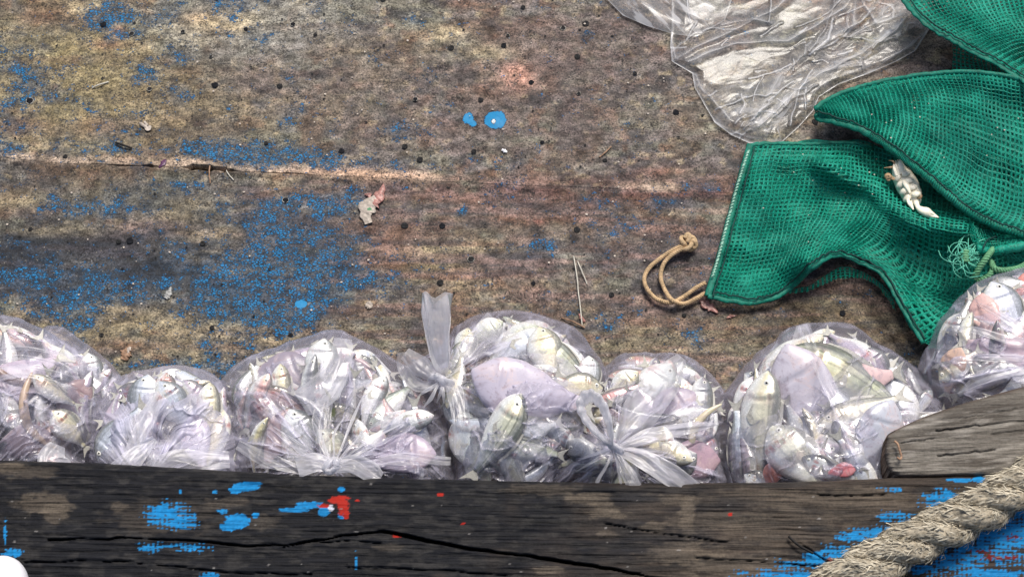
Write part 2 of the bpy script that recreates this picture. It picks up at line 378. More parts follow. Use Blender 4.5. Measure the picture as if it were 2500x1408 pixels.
# ------------------------------------------------------------------ deck: two resin covered planks meeting at a split seam
def seam(px): return np.interp(px, [-1500, 0, 150, 330, 480, 600, 800, 1050, 1500, 1800, 4000], [380, 384, 398, 405, 408, 418, 428, 442, 462, 472, 520]) + 5 * (fbm(px / 60.0, px * 0, 3, 5) - 0.5)
def gap(px):
    g = 3.2 * np.exp(-((px - 300) / 40.0) ** 2) + 4.5 * sstep(340, 360, px) * sstep(392, 372, px) + 11 * sstep(440, 470, px) * sstep(585, 545, px)
    g = g + 2.0 * np.exp(-((px - 690) / 60.0) ** 2)
    return .62 * g * (0.45 + 1.1 * (.3 * fbm(px / 26.0, px * 0, 3, 3) + .7 * vnoise(px / 9.0, px * 0, 4)))
BLUE = [(300, 45, 90, 45, .75), (540, 20, 60, 25, .5), (255, 40, 40, 25, .5), (60, 210, 50, 70, .55), (40, 248, 30, 12, .6), (60, 150, 30, 25, .4), (350, 170, 60, 30, .45), (350, 195, 30, 15, .5),
        (480, 362, 110, 20, .8), (600, 368, 90, 24, 1.0), (700, 385, 110, 22, .85), (830, 398, 120, 16, .7), (1000, 402, 60, 18, .5), (230, 370, 70, 22, .5), (40, 365, 50, 18, .5), (430, 230, 50, 20, .4), (640, 95, 50, 30, .35),
        (740, 500, 100, 28, 1.0), (860, 480, 40, 30, .6), (640, 590, 130, 60, .34), (790, 600, 90, 50, .55), (720, 570, 80, 34, .4), (60, 690, 60, 24, .9), (330, 720, 70, 20, .6), (480, 660, 70, 20, .6), (130, 730, 80, 16, .6), (150, 505, 60, 20, .6), (300, 510, 90, 20, .55), (450, 450, 80, 20, .6), (210, 505, 30, 18, .8),
        (590, 715, 110, 62, 1.15), (730, 745, 75, 48, 1.1), (700, 670, 100, 40, .85), (250, 690, 70, 45, 1.05), (120, 665, 60, 22, .75), (190, 790, 40, 30, .9), (165, 755, 60, 30, .6), (400, 690, 45, 14, .8), (640, 780, 80, 30, .75), (640, 690, 60, 50, .5),
        (890, 690, 55, 16, .95), (960, 700, 60, 25, .4), (385, 890, 90, 16, .85), (560, 850, 90, 30, .5), (545, 895, 50, 12, .6), (820, 640, 60, 30, .6),
        (1490, 785, 40, 36, .65), (1640, 490, 60, 20, .45), (1470, 490, 90, 20, .5), (1210, 480, 60, 25, .45), (1540, 570, 90, 40, .45), (1700, 830, 40, 36, .6), (1240, 600, 70, 16, .4), (1340, 600, 50, 18, .45), (1740, 460, 30, 14, .6), (1690, 450, 40, 16, .4),
        (860, 60, 60, 30, .3), (980, 310, 26, 22, .75), (1080, 270, 40, 20, .35), (1180, 395, 60, 25, .45), (1320, 390, 50, 15, .35), (1430, 80, 20, 12, .6), (1020, 60, 20, 14, .7), (1240, 440, 40, 15, .4), (1120, 520, 14, 10, .9), (1135, 515, 8, 8, .9),
        (430, 120, 60, 30, .35), (770, 300, 90, 40, .25), (80, 440, 60, 25, .3), (60, 600, 60, 20, .35), (30, 670, 40, 20, .7), (470, 740, 40, 30, .3), (560, 520, 80, 30, .35), (680, 640, 60, 20, .4), (900, 590, 40, 25, .35)]
def deck_fields(px, py):
    big = fbm(px / 230.0, py / 130.0, 4, 11); mid = fbm(px / 75.0, py / 50.0, 4, 21); fine = fbm(px / 20.0, py / 14.0, 3, 31); str_ = fbm(px / 420.0, py / 26.0, 4, 41)
    right = sstep(500, 1400, px + 200 * (big - 0.5))
    tan = np.array([0.300, 0.235, 0.135]); olive = np.array([0.175, 0.165, 0.115]); grey = np.array([0.155, 0.145, 0.125]); mauve = np.array([0.140, 0.105, 0.092]); brown = np.array([0.110, 0.066, 0.040]); rust = np.array([0.22, 0.115, 0.065]); dark = np.array([0.040, 0.042, 0.048]); pinkr = np.array([0.34, 0.15, 0.12])
    c = olive + (grey - olive) * sstep(0.35, 0.65, mid)[..., None]
    c = mix(c, mauve, right * sstep(0.35, 0.62, str_ * 0.5 + mid * 0.5) * 0.85)
    c = mix(c, tan, sstep(0.50, 0.68, big * 0.45 + mid * 0.55) * (0.9 - 0.5 * right))
    c = mix(c, brown, sstep(0.56, 0.70, fbm(px / 110.0, py / 60.0, 4, 51)) * 0.75)
    c = mix(c, rust, sstep(0.62, 0.74, fbm(px / 45.0, py / 30.0, 4, 61)) * 0.55)
    c = mix(c, dark, sstep(0.54, 0.70, fbm(px / 60.0, py / 36.0, 4, 71)) * 0.7)
    c = mix(c, tan * 1.15, sstep(0.64, 0.76, fbm(px / 26.0, py / 18.0, 3, 81)) * 0.6)
    wob = 0.55 + 0.9 * fine
    def region(cx, cy, rx, ry, col, a):
        nonlocal c
        k = blob(px, py, cx, cy, rx, ry, 1.4) * sstep(0.30, 0.62, 0.5 * fbm(px / 130.0, py / 42.0, 4, 131) + 0.5 * fine + 0.10)
        c = mix(c, np.asarray(col), np.clip(k * a, 0, 1))
    for q in [(180, 190, 330, 190, (.235, .185, .090), .85), (640, 60, 260, 90, (.245, .225, .175), .8), (520, 260, 240, 110, (.20, .15, .085), .6), (900, 230, 200, 170, (.155, .115, .085), .6), (1250, 280, 330, 130, (.135, .098, .080), .75), (1380, 110, 220, 90, (.15, .105, .085), .7),
              (1300, 470, 460, 40, (.150, .082, .066), .8), (1350, 560, 420, 60, (.125, .090, .062), .7), (1450, 640, 420, 46, (.085, .070, .066), .85), (1300, 760, 380, 60, (.135, .088, .058), .75), (1050, 640, 150, 60, (.17, .12, .05), .6),
              (230, 610, 300, 55, (.022, .026, .036), 1.0), (110, 680, 200, 50, (.030, .038, .046), .9), (620, 600, 260, 90, (.085, .082, .060), .7), (620, 720, 240, 70, (.060, .070, .066), .8), (300, 480, 320, 60, (.090, .085, .070), .7), (240, 800, 300, 50, (.20, .155, .085), .8), (700, 835, 240, 40, (.205, .165, .10), .8), (480, 790, 120, 40, (.21, .17, .09), .6), (2000, 790, 260, 80, (.105, .078, .042), .85), (1700, 830, 160, 60, (.17, .13, .08), .6), (1750, 640, 120, 60, (.10, .07, .065), .6)]:
        region(*q)
    def st(cx, cy, rx, ry, col, a, p=1.0):
        nonlocal c
        c = mix(c, col, np.clip(blob(px, py, cx, cy, rx, ry, p) * wob * a, 0, 1))
    for q in [(110, 38, 80, 26, brown * 1.4, .9), (290, 78, 16, 14, rust * 1.5, .9), (260, 110, 40, 14, rust, .7), (50, 310, 70, 24, rust * 1.1, .6), (90, 330, 40, 20, tan * 1.2, .7), (205, 22, 40, 14, tan * 1.4, .9),
              (500, 45, 60, 18, rust * 1.2, .5), (540, 60, 90, 40, tan * 1.25, .8), (240, 310, 60, 24, brown * 1.6, .7), (200, 420, 160, 26, brown * 1.2, .7), (40, 490, 80, 20, tan, .7),
              (955, 600, 55, 60, rust * .8, .95), (930, 640, 60, 20, rust * .7, .7), (1265, 185, 40, 32, np.array([.42, .23, .16]), 1.0), (1130, 10, 40, 14, rust * .8, .8), (1190, 130, 60, 18, tan * 1.2, .6), (1080, 80, 60, 22, tan * 1.3, .7), (1180, 220, 60, 20, rust * .8, .5),
              (190, 608, 200, 40, dark * .8, 1.3), (110, 650, 140, 40, dark, 1.2), (420, 650, 110, 24, dark * 1.2, .8), (700, 560, 160, 60, dark * 1.8, .45), (560, 700, 120, 40, dark * 1.4, .5), (330, 600, 120, 40, dark * 1.3, .7), (200, 650, 60, 24, grey * .8, .8), (80, 690, 60, 26, dark * 1.4, .6), (380, 680, 50, 24, dark * 1.3, .7), (850, 655, 50, 16, dark * 1.2, .7),
              (480, 600, 90, 26, olive * 1.2, .5), (130, 565, 90, 16, tan * 1.1, .8), (370, 555, 80, 20, np.array([.23, .15, .11]), .8), (520, 570, 60, 16, tan, .7), (260, 750, 50, 16, tan * 1.1, .6), (560, 660, 30, 12, tan * 1.5, .8),
              (420, 780, 60, 60, tan * .9, .5), (120, 830, 120, 40, tan * .75, .7), (620, 830, 160, 30, tan * .9, .7), (320, 845, 120, 14, brown * 1.5, .7), (560, 845, 120, 12, brown * 1.3, .7), (720, 850, 60, 20, tan, .7),
              (1270, 450, 60, 10, pinkr * .8, .8), (1545, 465, 28, 12, pinkr, .95), (1680, 470, 110, 9, pinkr * .95, .8), (1620, 420, 50, 9, np.array([.42, .14, .05]), .5), (1310, 538, 22, 10, pinkr * .8, .9), (1240, 540, 90, 14, rust * .7, .7), (1400, 530, 60, 12, rust * .6, .6), (1150, 670, 140, 10, np.array([.33, .19, .13]), .7), (1560, 500, 60, 18, rust * .7, .6),
              (1180, 600, 90, 14, tan * 1.1, .6), (1030, 610, 60, 20, tan * 1.1, .6), (1300, 640, 110, 22, dark * 1.6, .6), (1250, 700, 160, 14, brown * 1.3, .5), (1180, 720, 60, 20, tan * .9, .5), (1400, 640, 50, 30, olive * 1.3, .6), (1590, 620, 90, 30, mauve * .75, .7), (1600, 760, 120, 20, mauve * .9, .5),
              (2050, 820, 160, 40, tan * .5, .7), (1560, 850, 150, 40, tan * .7, .6), (1900, 250, 260, 130, olive * 1.15, .5), (1520, 70, 120, 40, mauve * .8, .6), (1480, 160, 80, 40, mauve * .8, .5), (1390, 290, 60, 20, mauve * .8, .6), (620, 190, 120, 40, mauve * .95, .6), (560, 120, 100, 30, grey * 1.1, .5), (700, 120, 60, 40, grey * 1.15, .5)]:
        st(*q)
    sk = fbm(px / 330.0, (py + 16 * fbm(px / 120.0, py / 60.0, 2, 150)) / 20.0, 4, 151); sk2 = fbm(px / 240.0 + 40, (py + 16 * fbm(px / 120.0, py / 60.0, 2, 155)) / 15.0, 4, 152); low = sstep(380, 470, py) * sstep(450, 900, px + 200 * (big - .5))
    c = mix(c, np.array([.145, .080, .056]), sstep(.50, .70, sk) * (.45 * low + .12)); c = mix(c, np.array([.060, .052, .054]), sstep(.50, .70, sk2) * (.42 * low + .12)); c = mix(c, np.array([.24, .15, .115]), sstep(.60, .74, fbm(px / 160.0, py / 16.0, 3, 153)) * (.4 * low + .1))
    c = mix(c, np.array([.022, .027, .034]), sstep(.50, .64, fbm(px / 120.0, py / 24.0, 4, 154)) * blob(px, py, 300, 640, 520, 110, 1.5) * .8)
    off = py - seam(px)
    sm = np.exp(-((off + 8) / 11.0) ** 2) * sstep(0.25, 0.6, vnoise(px / 90.0, px * 0, 91) * 0.6 + 0.3 * (px < 1080) + 0.15)
    c = mix(c, np.array([.36, .27, .19]), np.clip(sm * wob, 0, 1) * 0.8)
    c = mix(c, np.array([.40, .26, .17]), np.clip(blob(px, py, 820, 418, 120, 12) + blob(px, py, 960, 432, 100, 11), 0, 1) * wob.clip(0, 1) * 0.95)
    c = mix(c, brown * 0.8, np.exp(-((off - 6) / 9.0) ** 2) * 0.35 * (px < 1100))
    c = c * (0.66 + 0.68 * fine)[..., None] * np.array([1.06, 1.10, 1.20])
    lum = c @ np.array([.3, .6, .1]); c = np.clip(lum[..., None] + 1.10 * (c - lum[..., None]), .004, 1)
    c = c * (np.clip(lum, .01, 1)[..., None] / .135) ** 0.30 * (0.52 + 0.95 * fbm(px / 34.0, py / 13.0, 4, 141)[..., None])
    b = 0.27 + 0.42 * sstep(0.5, 0.75, fbm(px / 70.0, py / 45.0, 3, 101))
    b = b * (1 - 0.35 * sstep(700, 1300, px))
    for (cx, cy, rx, ry, a) in BLUE:
        b = b + 1.05 * a * blob(px, py, cx, cy, rx * 1.1, ry * 1.1) * (0.35 + 1.2 * vnoise(px / 24.0, py / 16.0, 7))
    b = np.minimum(b, 1.25)
    for (cx, cy, rx, ry) in [(1210, 293, 22, 17), (1143, 289, 10, 11), (1155, 302, 7, 6), (735, 742, 12, 8)]:
        b = np.maximum(b, 3.0 * sstep(0.25, 0.5, blob(px, py, cx, cy, rx * 1.25, ry * 1.25) + 0.14 * (vnoise(px / 6.0, py / 6.0, 8) - 0.5)))
    c = mix(c, np.array([.050, .088, .135]), np.clip(sstep(.35, 1.2, b) * .5 * (b < 1.3), 0, 1))
    # white chip inside the blue spot
    wch = sstep(0.4, 0.6, blob(px, py, 1205, 297, 7, 7)); b = b * (1 - wch); c = mix(c, np.array([.75, .8, .8]), wch)
    return c, b
deck = empty('deck', (0, 0, 0), 'worn boat deck under cracked brown resin flecked with blue paint', kind='structure')
pxs = np.concatenate([np.arange(-1500, -20, 60), np.arange(-20, 2520, 3.2), np.arange(2520, 4060, 60)])
def make_plank(offs, side):
    px, off = np.meshgrid(pxs, offs); py = seam(px) + off
    g = gap(px); fade = np.exp(-np.abs(off) / 9.0); py2 = py + side * g * fade
    z = 0.0045 * np.exp(-(off / 17.0) ** 2) * (0.4 + 0.8 * vnoise(px / 80.0, px * 0, 19)) + 0.004 * (fbm(px / 150.0, py / 90.0, 3, 201) - 0.5) + 0.0014 * (fbm(px / 16.0, py / 12.0, 3, 202) - 0.5)
    z = z * sstep(2600, 2300, px) ** 0 
    X = P(px, py2, z)
    X[(0 if side > 0 else -1), :, 2] -= 0.016
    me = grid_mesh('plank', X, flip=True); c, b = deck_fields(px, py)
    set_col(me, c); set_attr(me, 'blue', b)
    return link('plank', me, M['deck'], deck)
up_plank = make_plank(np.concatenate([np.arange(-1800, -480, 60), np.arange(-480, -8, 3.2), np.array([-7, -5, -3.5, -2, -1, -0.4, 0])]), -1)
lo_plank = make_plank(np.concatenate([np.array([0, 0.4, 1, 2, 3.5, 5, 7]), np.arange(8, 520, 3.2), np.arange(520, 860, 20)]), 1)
px, py = np.meshgrid([-1500, 4060], [-1800, 1300]); link('bilge_board', grid_mesh('bilge_board', P(px, py, -0.02), flip=True), M['under'], deck)

# nail heads and open holes
def disc_mesh(name, r, dome, rough_, rim=0.0, n=14, seed=0):
    rg = np.random.default_rng(seed); rr = [1.06, 0.92, 0.6, 0.2]; zz = [0.0, 1.0, 0.45, 0.3]
    wob = 1 + rough_ * rg.normal(size=n); an = np.linspace(0, 2 * math.pi, n, endpoint=False)
    X = np.stack([np.stack([r * k * wob * np.cos(an), r * k * wob * np.sin(an), np.full(n, 0.0012 + abs(dome) * zq * 0.001)], -1) for k, zq in zip(rr, zz)])
    f = [tuple(q) for q in grid_faces(4, n, True)] + [tuple(3 * n + q for q in range(n))]
    me = bpy.data.meshes.new(name); me.from_pydata(X.reshape(-1, 3).tolist(), [], f); me.polygons.foreach_set('use_smooth', [True] * len(f)); return me
nail_me = [disc_mesh('nail_head', 0.0060, .5, 0.09, seed=k) for k in range(3)]; [m_.materials.append(M[q]) for m_, q in zip(nail_me, ('old_nail', 'old_nail', 'black'))]
mb = MB(); an = np.linspace(0, 2 * math.pi, 13)
mb.tube(np.stack([0.0064 * np.cos(an), 0.0064 * np.sin(an), 0 * an + 0.0006], -1), 0.0009 * (.5 + .5 * np.abs(np.cos(an * .5 + .3))), 6, False)
rim_me = mb.mesh('hole_rim'); rim_me.materials.append(M['rim'])
NAILS = [(322, 83, 1), (447, 78, 1), (600, 72, 0), (770, 86, 0), (515, 139, 2), (525, 208, 0), (365, 218, 1), (683, 211, 0), (73, 247, 1), (160, 383, 3), (650, 350, 0), (253, 60, 3), (988, 358, 0), (1157, 370, 0), (1324, 348, 0), (1095, 457, 0), (1174, 245, 0), (1014, 243, 2), (1101, 118, 0), (1277, 19, 0), (1230, 112, 0), (1410, 139, 0), (1430, 59, 0), (1297, 202, 0), (1477, 392, 0), (1550, 180, 0), (1650, 275, 0), (1990, 298, 0), (1025, 390, 0), (697, 489, 1), (988, 551, 0), (1150, 633, 1), (1080, 552, 0), (1409, 561, 0), (1493, 720, 0), (1302, 692, 0), (518, 800, 0), (248, 818, 0), (710, 818, 0), (495, 595, 0), (1670, 770, 0), (2057, 765, 0), (1375, 70, 2), (290, 590, 0), (318, 588, 0), (75, 560, 0), (1413, 229, 2), (834, 369, 0), (1240, 87, 2), (935, 0, 0), (715, 60, 2), (1075, 690, 0)]
for k, (a, b, typ) in enumerate(NAILS):
    pl = up_plank if b < seam(np.array([float(a)]))[0] else lo_plank
    loc = P(float(a), float(b), 0.0006); s_ = random.uniform(0.5, 0.88) * (0.8 if typ == 2 else 1)
    o = link('nail_head', nail_me[k % 3], None, pl); o.location = loc; o.rotation_euler = (0, 0, random.uniform(0, 6)); o.scale = (s_, s_, 1)
    if typ in (1, 2):
        r_ = link('hole_rim', rim_me, None, pl); r_.location = loc; r_.scale = (s_, s_, 1); r_.rotation_euler = (0.0, 0.05, random.uniform(0, 6))

# ------------------------------------------------------------------ front gunwale beam
GZ = 0.18
def gedge(px): return np.interp(px, [-1500, -200, 0, 240, 520, 700, 900, 1140, 1500, 1800, 2000, 2170, 2500, 4000], [1105, 1118, 1122, 1130, 1146, 1158, 1164, 1172, 1179, 1178, 1174, 1166, 1158, 1140]) + 3.5 * (fbm(px / 45.0, px * 0, 3, 301) - 0.5)
def weave(px, py, k=9.0): return 0.5 + 0.25 * (np.sin(px * 2 * math.pi / k * 0.8) + np.sin(py * 2 * math.pi / k))
gx = np.concatenate([np.arange(-1500, -20, 50), np.arange(-20, 2520, 3.0), np.arange(2520, 4000, 50)])
gs = np.concatenate([[-0.3, -0.2, -0.1], [0, 1.0, 2.2, 4.0], np.arange(6.5, 300, 2.6), np.arange(300, 620, 16), [621, 622]])
px, sv = np.meshgrid(gx, gs); py = gedge(px) + np.maximum(sv, 0)
wav = 14 * (fbm(px / 300.0, py / 200.0, 2, 311) - 0.5) - 0.03 * (px - 1200) * (px < 1700)
gr = fbm(px / 160.0, (py + wav) / 5.0, 3, 312); gr2 = fbm(px / 60.0, (py + wav) / 2.6, 2, 313)
z = GZ + 0.0040 * (gr - 0.5) + 0.0016 * (gr2 - 0.5) + 0.006 * (fbm(px / 200.0, py / 80.0, 3, 314) - 0.5)
z = z - 0.012 * np.exp(-np.maximum(sv, 0) / 3.0)
CRK = [([(120, 1316), (330, 1313), (470, 1320), (600, 1332), (700, 1330), (830, 1308), (930, 1298), (1000, 1306), (1100, 1330), (1200, 1345), (1300, 1358), (1400, 1375), (1520, 1395), (1650, 1420)], 3.6, 0.020),
       ([(940, 1298), (1010, 1312), (1150, 1338), (1300, 1360), (1450, 1382), (1560, 1402)], 5.6, 0.026), ([(690, 1336), (760, 1322), (850, 1320), (930, 1326)], 2.4, 0.008),
       ([(60, 1372), (250, 1368), (420, 1382), (560, 1398), (760, 1402)], 2.2, 0.008), ([(850, 1385), (1100, 1392), (1250, 1405)], 2.0, 0.007),
       ([(1480, 1280), (1600, 1300), (1780, 1325)], 1.8, 0.006), ([(1960, 1330), (2020, 1370), (2060, 1400)], 2.2, 0.006), ([(1700, 1362), (1850, 1372), (2000, 1380)], 1.6, 0.005), ([(2000, 1208), (2090, 1212), (2160, 1206)], 1.4, 0.004)]
crack = np.zeros_like(px)
for pts, wd, dp in CRK:
    pj = py + 7 * (fbm(px / 50.0, px * 0, 4, 321) - 0.5)
    wj = wd * (.12 + .45 * vnoise(px / 70.0, px * 0, 322)); k = np.exp(-(poly_dist(px, pj, pts) / wj) ** 2); z = z - dp * k; z = z + .0022 * np.exp(-((poly_dist(px, pj + 7, pts)) / 4.0) ** 2); crack = np.maximum(crack, k)
X = P(px, py, z)
# far face drops to the deck, near face drops outboard
for i, dz in zip((0, 1, 2), (0.19, 0.05, 0.016)):
    X[i] = X[3]; X[i, :, 2] -= dz; X[i, :, 1] += (0.0, 0.002, 0.0015)[i]
X[-1, :, 2] -= 0.35; X[-2, :, 2] -= 0.01
me = grid_mesh('gunwale_beam', X, flip=True)
n1 = fbm(px / 90.0, py / 50.0, 4, 331); n2 = fbm(px / 30.0, py / 12.0, 3, 332)
c = np.broadcast_to(np.array([0.0095, 0.0098, 0.012]), px.shape + (3,)).copy()
c = mix(c, np.array([0.024, 0.023, 0.023]), sstep(0.45, 0.7, n2))
brownm = sstep(1150, 1750, px + 500 * (n1 - 0.5) * 2 - 0.6 * (1290 - py))
c = mix(c, np.array([0.050, 0.039, 0.031]), brownm * (0.35 + 0.6 * sstep(0.3, 0.7, fbm(px / 120.0, py / 16.0, 3, 333))))
tanw = np.array([0.13, 0.105, 0.078])
for (cx, cy, rx, ry, a) in [(110, 1230, 60, 26, .9), (60, 1150, 70, 18, .5), (130, 1255, 30, 22, .8), (20, 1140, 40, 14, .8), (290, 1235, 22, 10, .6), (400, 1262, 120, 40, .35), (560, 1225, 60, 10, .45), (640, 1270, 40, 20, .4), (1440, 1215, 55, 14, 1.0), (1480, 1245, 40, 20, 1.0), (1500, 1255, 30, 10, .8), (1680, 1260, 18, 46, 1.0), (1660, 1220, 60, 14, .7), (1595, 1285, 30, 16, .8), (1330, 1195, 80, 12, .5), (1480, 1303, 22, 10, .6), (1660, 1350, 90, 26, .9), (1340, 1390, 40, 10, .8), (1790, 1380, 120, 30, .7), (1740, 1270, 110, 26, .5), (1900, 1290, 140, 50, .45), (2080, 1230, 160, 40, .35), (950, 1335, 30, 10, .4), (2000, 1215, 300, 22, .45)]:
    c = mix(c, tanw, np.clip(sstep(0.28, 0.62, blob(px, py, cx, cy, rx * 1.15, ry * 1.1) + .9 * (fbm(px / 22.0, py / 9.0, 4, 335) - .5)) * a * .58 * (blob(px, py, cx, cy, rx * 1.3, ry * 1.3) > .12), 0, 1))
for (cx, cy, rx, ry, a) in [(1780, 1230, 60, 20, .7), (1560, 1215, 60, 14, .7), (1990, 1290, 30, 12, .7), (1690, 1300, 50, 16, .5), (1570, 1330, 90, 30, .4)]:
    c = mix(c, np.array([0.022, 0.022, 0.025]), np.clip(blob(px, py, cx, cy, rx, ry) * a, 0, 1))
paint = np.zeros_like(px)
bluep = np.array([0.010, 0.19, 0.44]); redp = np.array([0.45, 0.025, 0.015])
wv = weave(px, py); nz = vnoise(px / 5.0, py / 4.0, 341); nzs = vnoise(px / 14.0, py / 3.2, 342)
BP = [(400, 1255, 58, 34, .62, 1), (440, 1270, 50, 26, .62, 1), (400, 1330, 70, 10, .5, 1), (360, 1337, 40, 12, .55, 1), (470, 1338, 60, 12, .42, 1), (580, 1272, 30, 20, 1.0, 0), (560, 1285, 26, 12, 1.0, 0), (598, 1188, 32, 11, 1.1, 0), (615, 1181, 26, 6, .9, 0), (575, 1196, 18, 8, .9, 0), (720, 1244, 44, 7, .8, 0), (755, 1232, 40, 9, .75, 0), (790, 1248, 14, 12, 1.1, 0), (833, 1194, 8, 6, 1.4, 0), (624, 1257, 8, 6, 1.4, 0), (835, 1258, 10, 8, 1.0, 0), (545, 1248, 14, 8, .6, 1), (30, 1350, 26, 12, .7, 1), (12, 1300, 5, 34, .6, 1), (870, 1372, 6, 22, .5, 1), (510, 1404, 30, 8, .6, 1), (525, 1200, 10, 8, .6, 0), (440, 1200, 5, 6, .7, 0),
      (2350, 1172, 22, 6, 1.1, 0), (2390, 1170, 16, 7, 1.2, 0), (2320, 1170, 12, 4, .8, 0), (2180, 1195, 40, 8, .42, 1), (2300, 1215, 60, 24, .58, 1), (2290, 1240, 40, 26, .6, 1), (2190, 1262, 60, 16, .58, 1), (2140, 1300, 70, 18, .60, 1), (2080, 1310, 50, 16, .6, 1), (2020, 1350, 50, 14, .5, 1), (1990, 1365, 30, 22, .85, 1), (2040, 1350, 50, 30, .55, 1), (1950, 1375, 80, 14, .5, 1), (1900, 1400, 120, 14, .52, 1), (2000, 1402, 90, 10, .75, 1), (2440, 1300, 120, 50, .62, 1), (2380, 1330, 90, 36, .52, 1), (2480, 1240, 60, 50, .66, 1), (2460, 1360, 120, 30, .42, 1), (2330, 1370, 90, 34, .54, 1), (2420, 1400, 120, 16, .66, 1), (2600, 1300, 120, 110, .5, 1), (2250, 1390, 60, 20, .5, 1)]
for (cx, cy, rx, ry, a, tex) in BP:
    b = blob(px, py, cx, cy, rx, ry, 1.3)
    v = b * a + (0.30 * (wv - 0.5) + 0.50 * (nzs - 0.5) if tex else 0.22 * (nz - 0.5) + .26 * (nzs - .5))
    k = sstep(0.36, 0.44, v) * (b > 0.12); c = mix(c, bluep * (0.8 + 0.4 * nz)[..., None], k); paint = np.maximum(paint, k)
for (cx, cy, rx, ry, a) in [(822, 1222, 26, 8, 1), (838, 1236, 16, 22, 1), (790, 1234, 16, 5, .9), (845, 1256, 8, 10, 1), (832, 1214, 22, 6, 1), (1075, 1207, 9, 4, 1.2), (872, 1221, 6, 3, 1), (1130, 1277, 6, 3, .9), (1784, 1255, 6, 5, 1), (970, 1308, 14, 4, .8), (2440, 1360, 70, 10, .5), (2340, 1312, 12, 5, .6), (2470, 1310, 30, 14, .45), (2030, 1367, 18, 12, .5), (2400, 1345, 40, 6, .5)]:
    k = sstep(0.36, 0.5, blob(px, py, cx, cy, rx, ry, 1.2) * a + 0.5 * (nz - 0.5)); c = mix(c, redp * (0.75 if a > .55 else 0.3), k); paint = np.maximum(paint, k * 0.8)
k = sstep(0.5, 0.6, blob(px, py, 808, 1240, 9, 8) + 0.5 * (nz - 0.5)); c = mix(c, np.array([.6, .62, .7]), k * 0.8)
for q in range(46):                                  # pale salt and bark crumbs stuck to the wood
    cx, cy = RNG.uniform(0, 2450), RNG.uniform(1180, 1405); r_ = RNG.uniform(1.2, 3.4)
    c = mix(c, np.array([.20, .19, .18]), sstep(0.35, 0.6, blob(px, py, cx, cy, r_ * RNG.uniform(.8, 2.4), r_ * .8)) * 0.75)
c = mix(c, np.array([0.008, 0.008, 0.009]), crack * 0.85); paint *= 1 - crack
set_col(me, c); set_attr(me, 'paint', paint * 0.85)
gun = link('gunwale_beam', me, M['beam'])
tag(gun, 'dark cracked wooden beam with blue and red paint flecks in front of the bags', 'beam')

# ------------------------------------------------------------------ grey rounded plank at the right
out_top = [(2160, 1105), (2161, 1085), (2166, 1062), (2195, 1045), (2235, 1026), (2290, 1005), (2350, 985), (2420, 965), (2500, 944), (2600, 925), (2800, 905), (3300, 880)]
out_bot = [(2160, 1105), (2163, 1125), (2168, 1142), (2178, 1156), (2196, 1163), (2240, 1164), (2300, 1164), (2360, 1163), (2500, 1160), (2600, 1157), (2800, 1152), (3300, 1146)]
nt = 300; tp = spline(out_top, nt); bt = spline(out_bot, nt)
vv = np.concatenate([[0, 0, 0.004, 0.014], np.linspace(0.03, 0.97, 70), [0.986, 0.996, 1, 1]])[:, None]
px = tp[None, :, 0] * (1 - vv) + bt[None, :, 0] * vv; py = tp[None, :, 1] * (1 - vv) + bt[None, :, 1] * vv
wv2 = 10 * (fbm(px / 160.0, py / 100.0, 2, 401) - 0.5) + 0.10 * (px - 2200)
gr = fbm(px / 110.0, (py + wv2) / 5.5, 3, 402)
z = 0.178 + 0.0028 * (gr - 0.5) + 0.004 * (fbm(px / 140.0, py / 60.0, 2, 403) - 0.5)
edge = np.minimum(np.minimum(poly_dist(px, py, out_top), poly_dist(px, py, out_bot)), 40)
z = z - 0.010 * np.exp(-edge / 5.0)
for pts, wd, dp in [([(2285, 1052), (2370, 1040), (2450, 1032), (2520, 1026)], 1.8, .006), ([(2290, 1112), (2370, 1104), (2430, 1098)], 1.8, .006), ([(2420, 1060), (2520, 1050)], 1.6, .005), ([(2340, 1022), (2480, 1000)], 1.2, .003), ([(2200, 1080), (2280, 1072)], 1.2, .003)]:
    k = np.exp(-(poly_dist(px, py + 4 * (vnoise(px / 14.0, px * 0, 5) - .5), pts) / wd) ** 2); z = z - dp * k
X = P(px, py, z); X[0, :, 2] -= 0.045; X[-1, :, 2] -= 0.045
me = grid_mesh('rounded_plank', X, flip=True)
c = np.broadcast_to(np.array([0.165, 0.150, 0.128]), px.shape + (3,)).copy()
c = mix(c, np.array([0.085, 0.074, 0.062]), sstep(0.4, 0.7, fbm(px / 120.0, (py + wv2) / 12.0, 4, 405)) * .9)
c = mix(c, np.array([0.26, 0.24, 0.21]), sstep(0.55, 0.75, fbm(px / 60.0, (py + wv2) / 7.0, 3, 406)) * .7)
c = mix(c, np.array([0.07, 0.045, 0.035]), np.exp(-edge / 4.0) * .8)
c = mix(c, np.array([0.055, 0.047, 0.04]), np.clip(blob(px, py, 2420, 990, 120, 14) + blob(px, py, 2330, 1015, 60, 10), 0, 1) * .6)
set_col(me, c); set_attr(me, 'paint', px * 0)
pk = link('rounded_plank', me, M['grey_wood']); tag(pk, 'grey weathered plank with a rounded end lying above the dark beam at the right', 'plank')

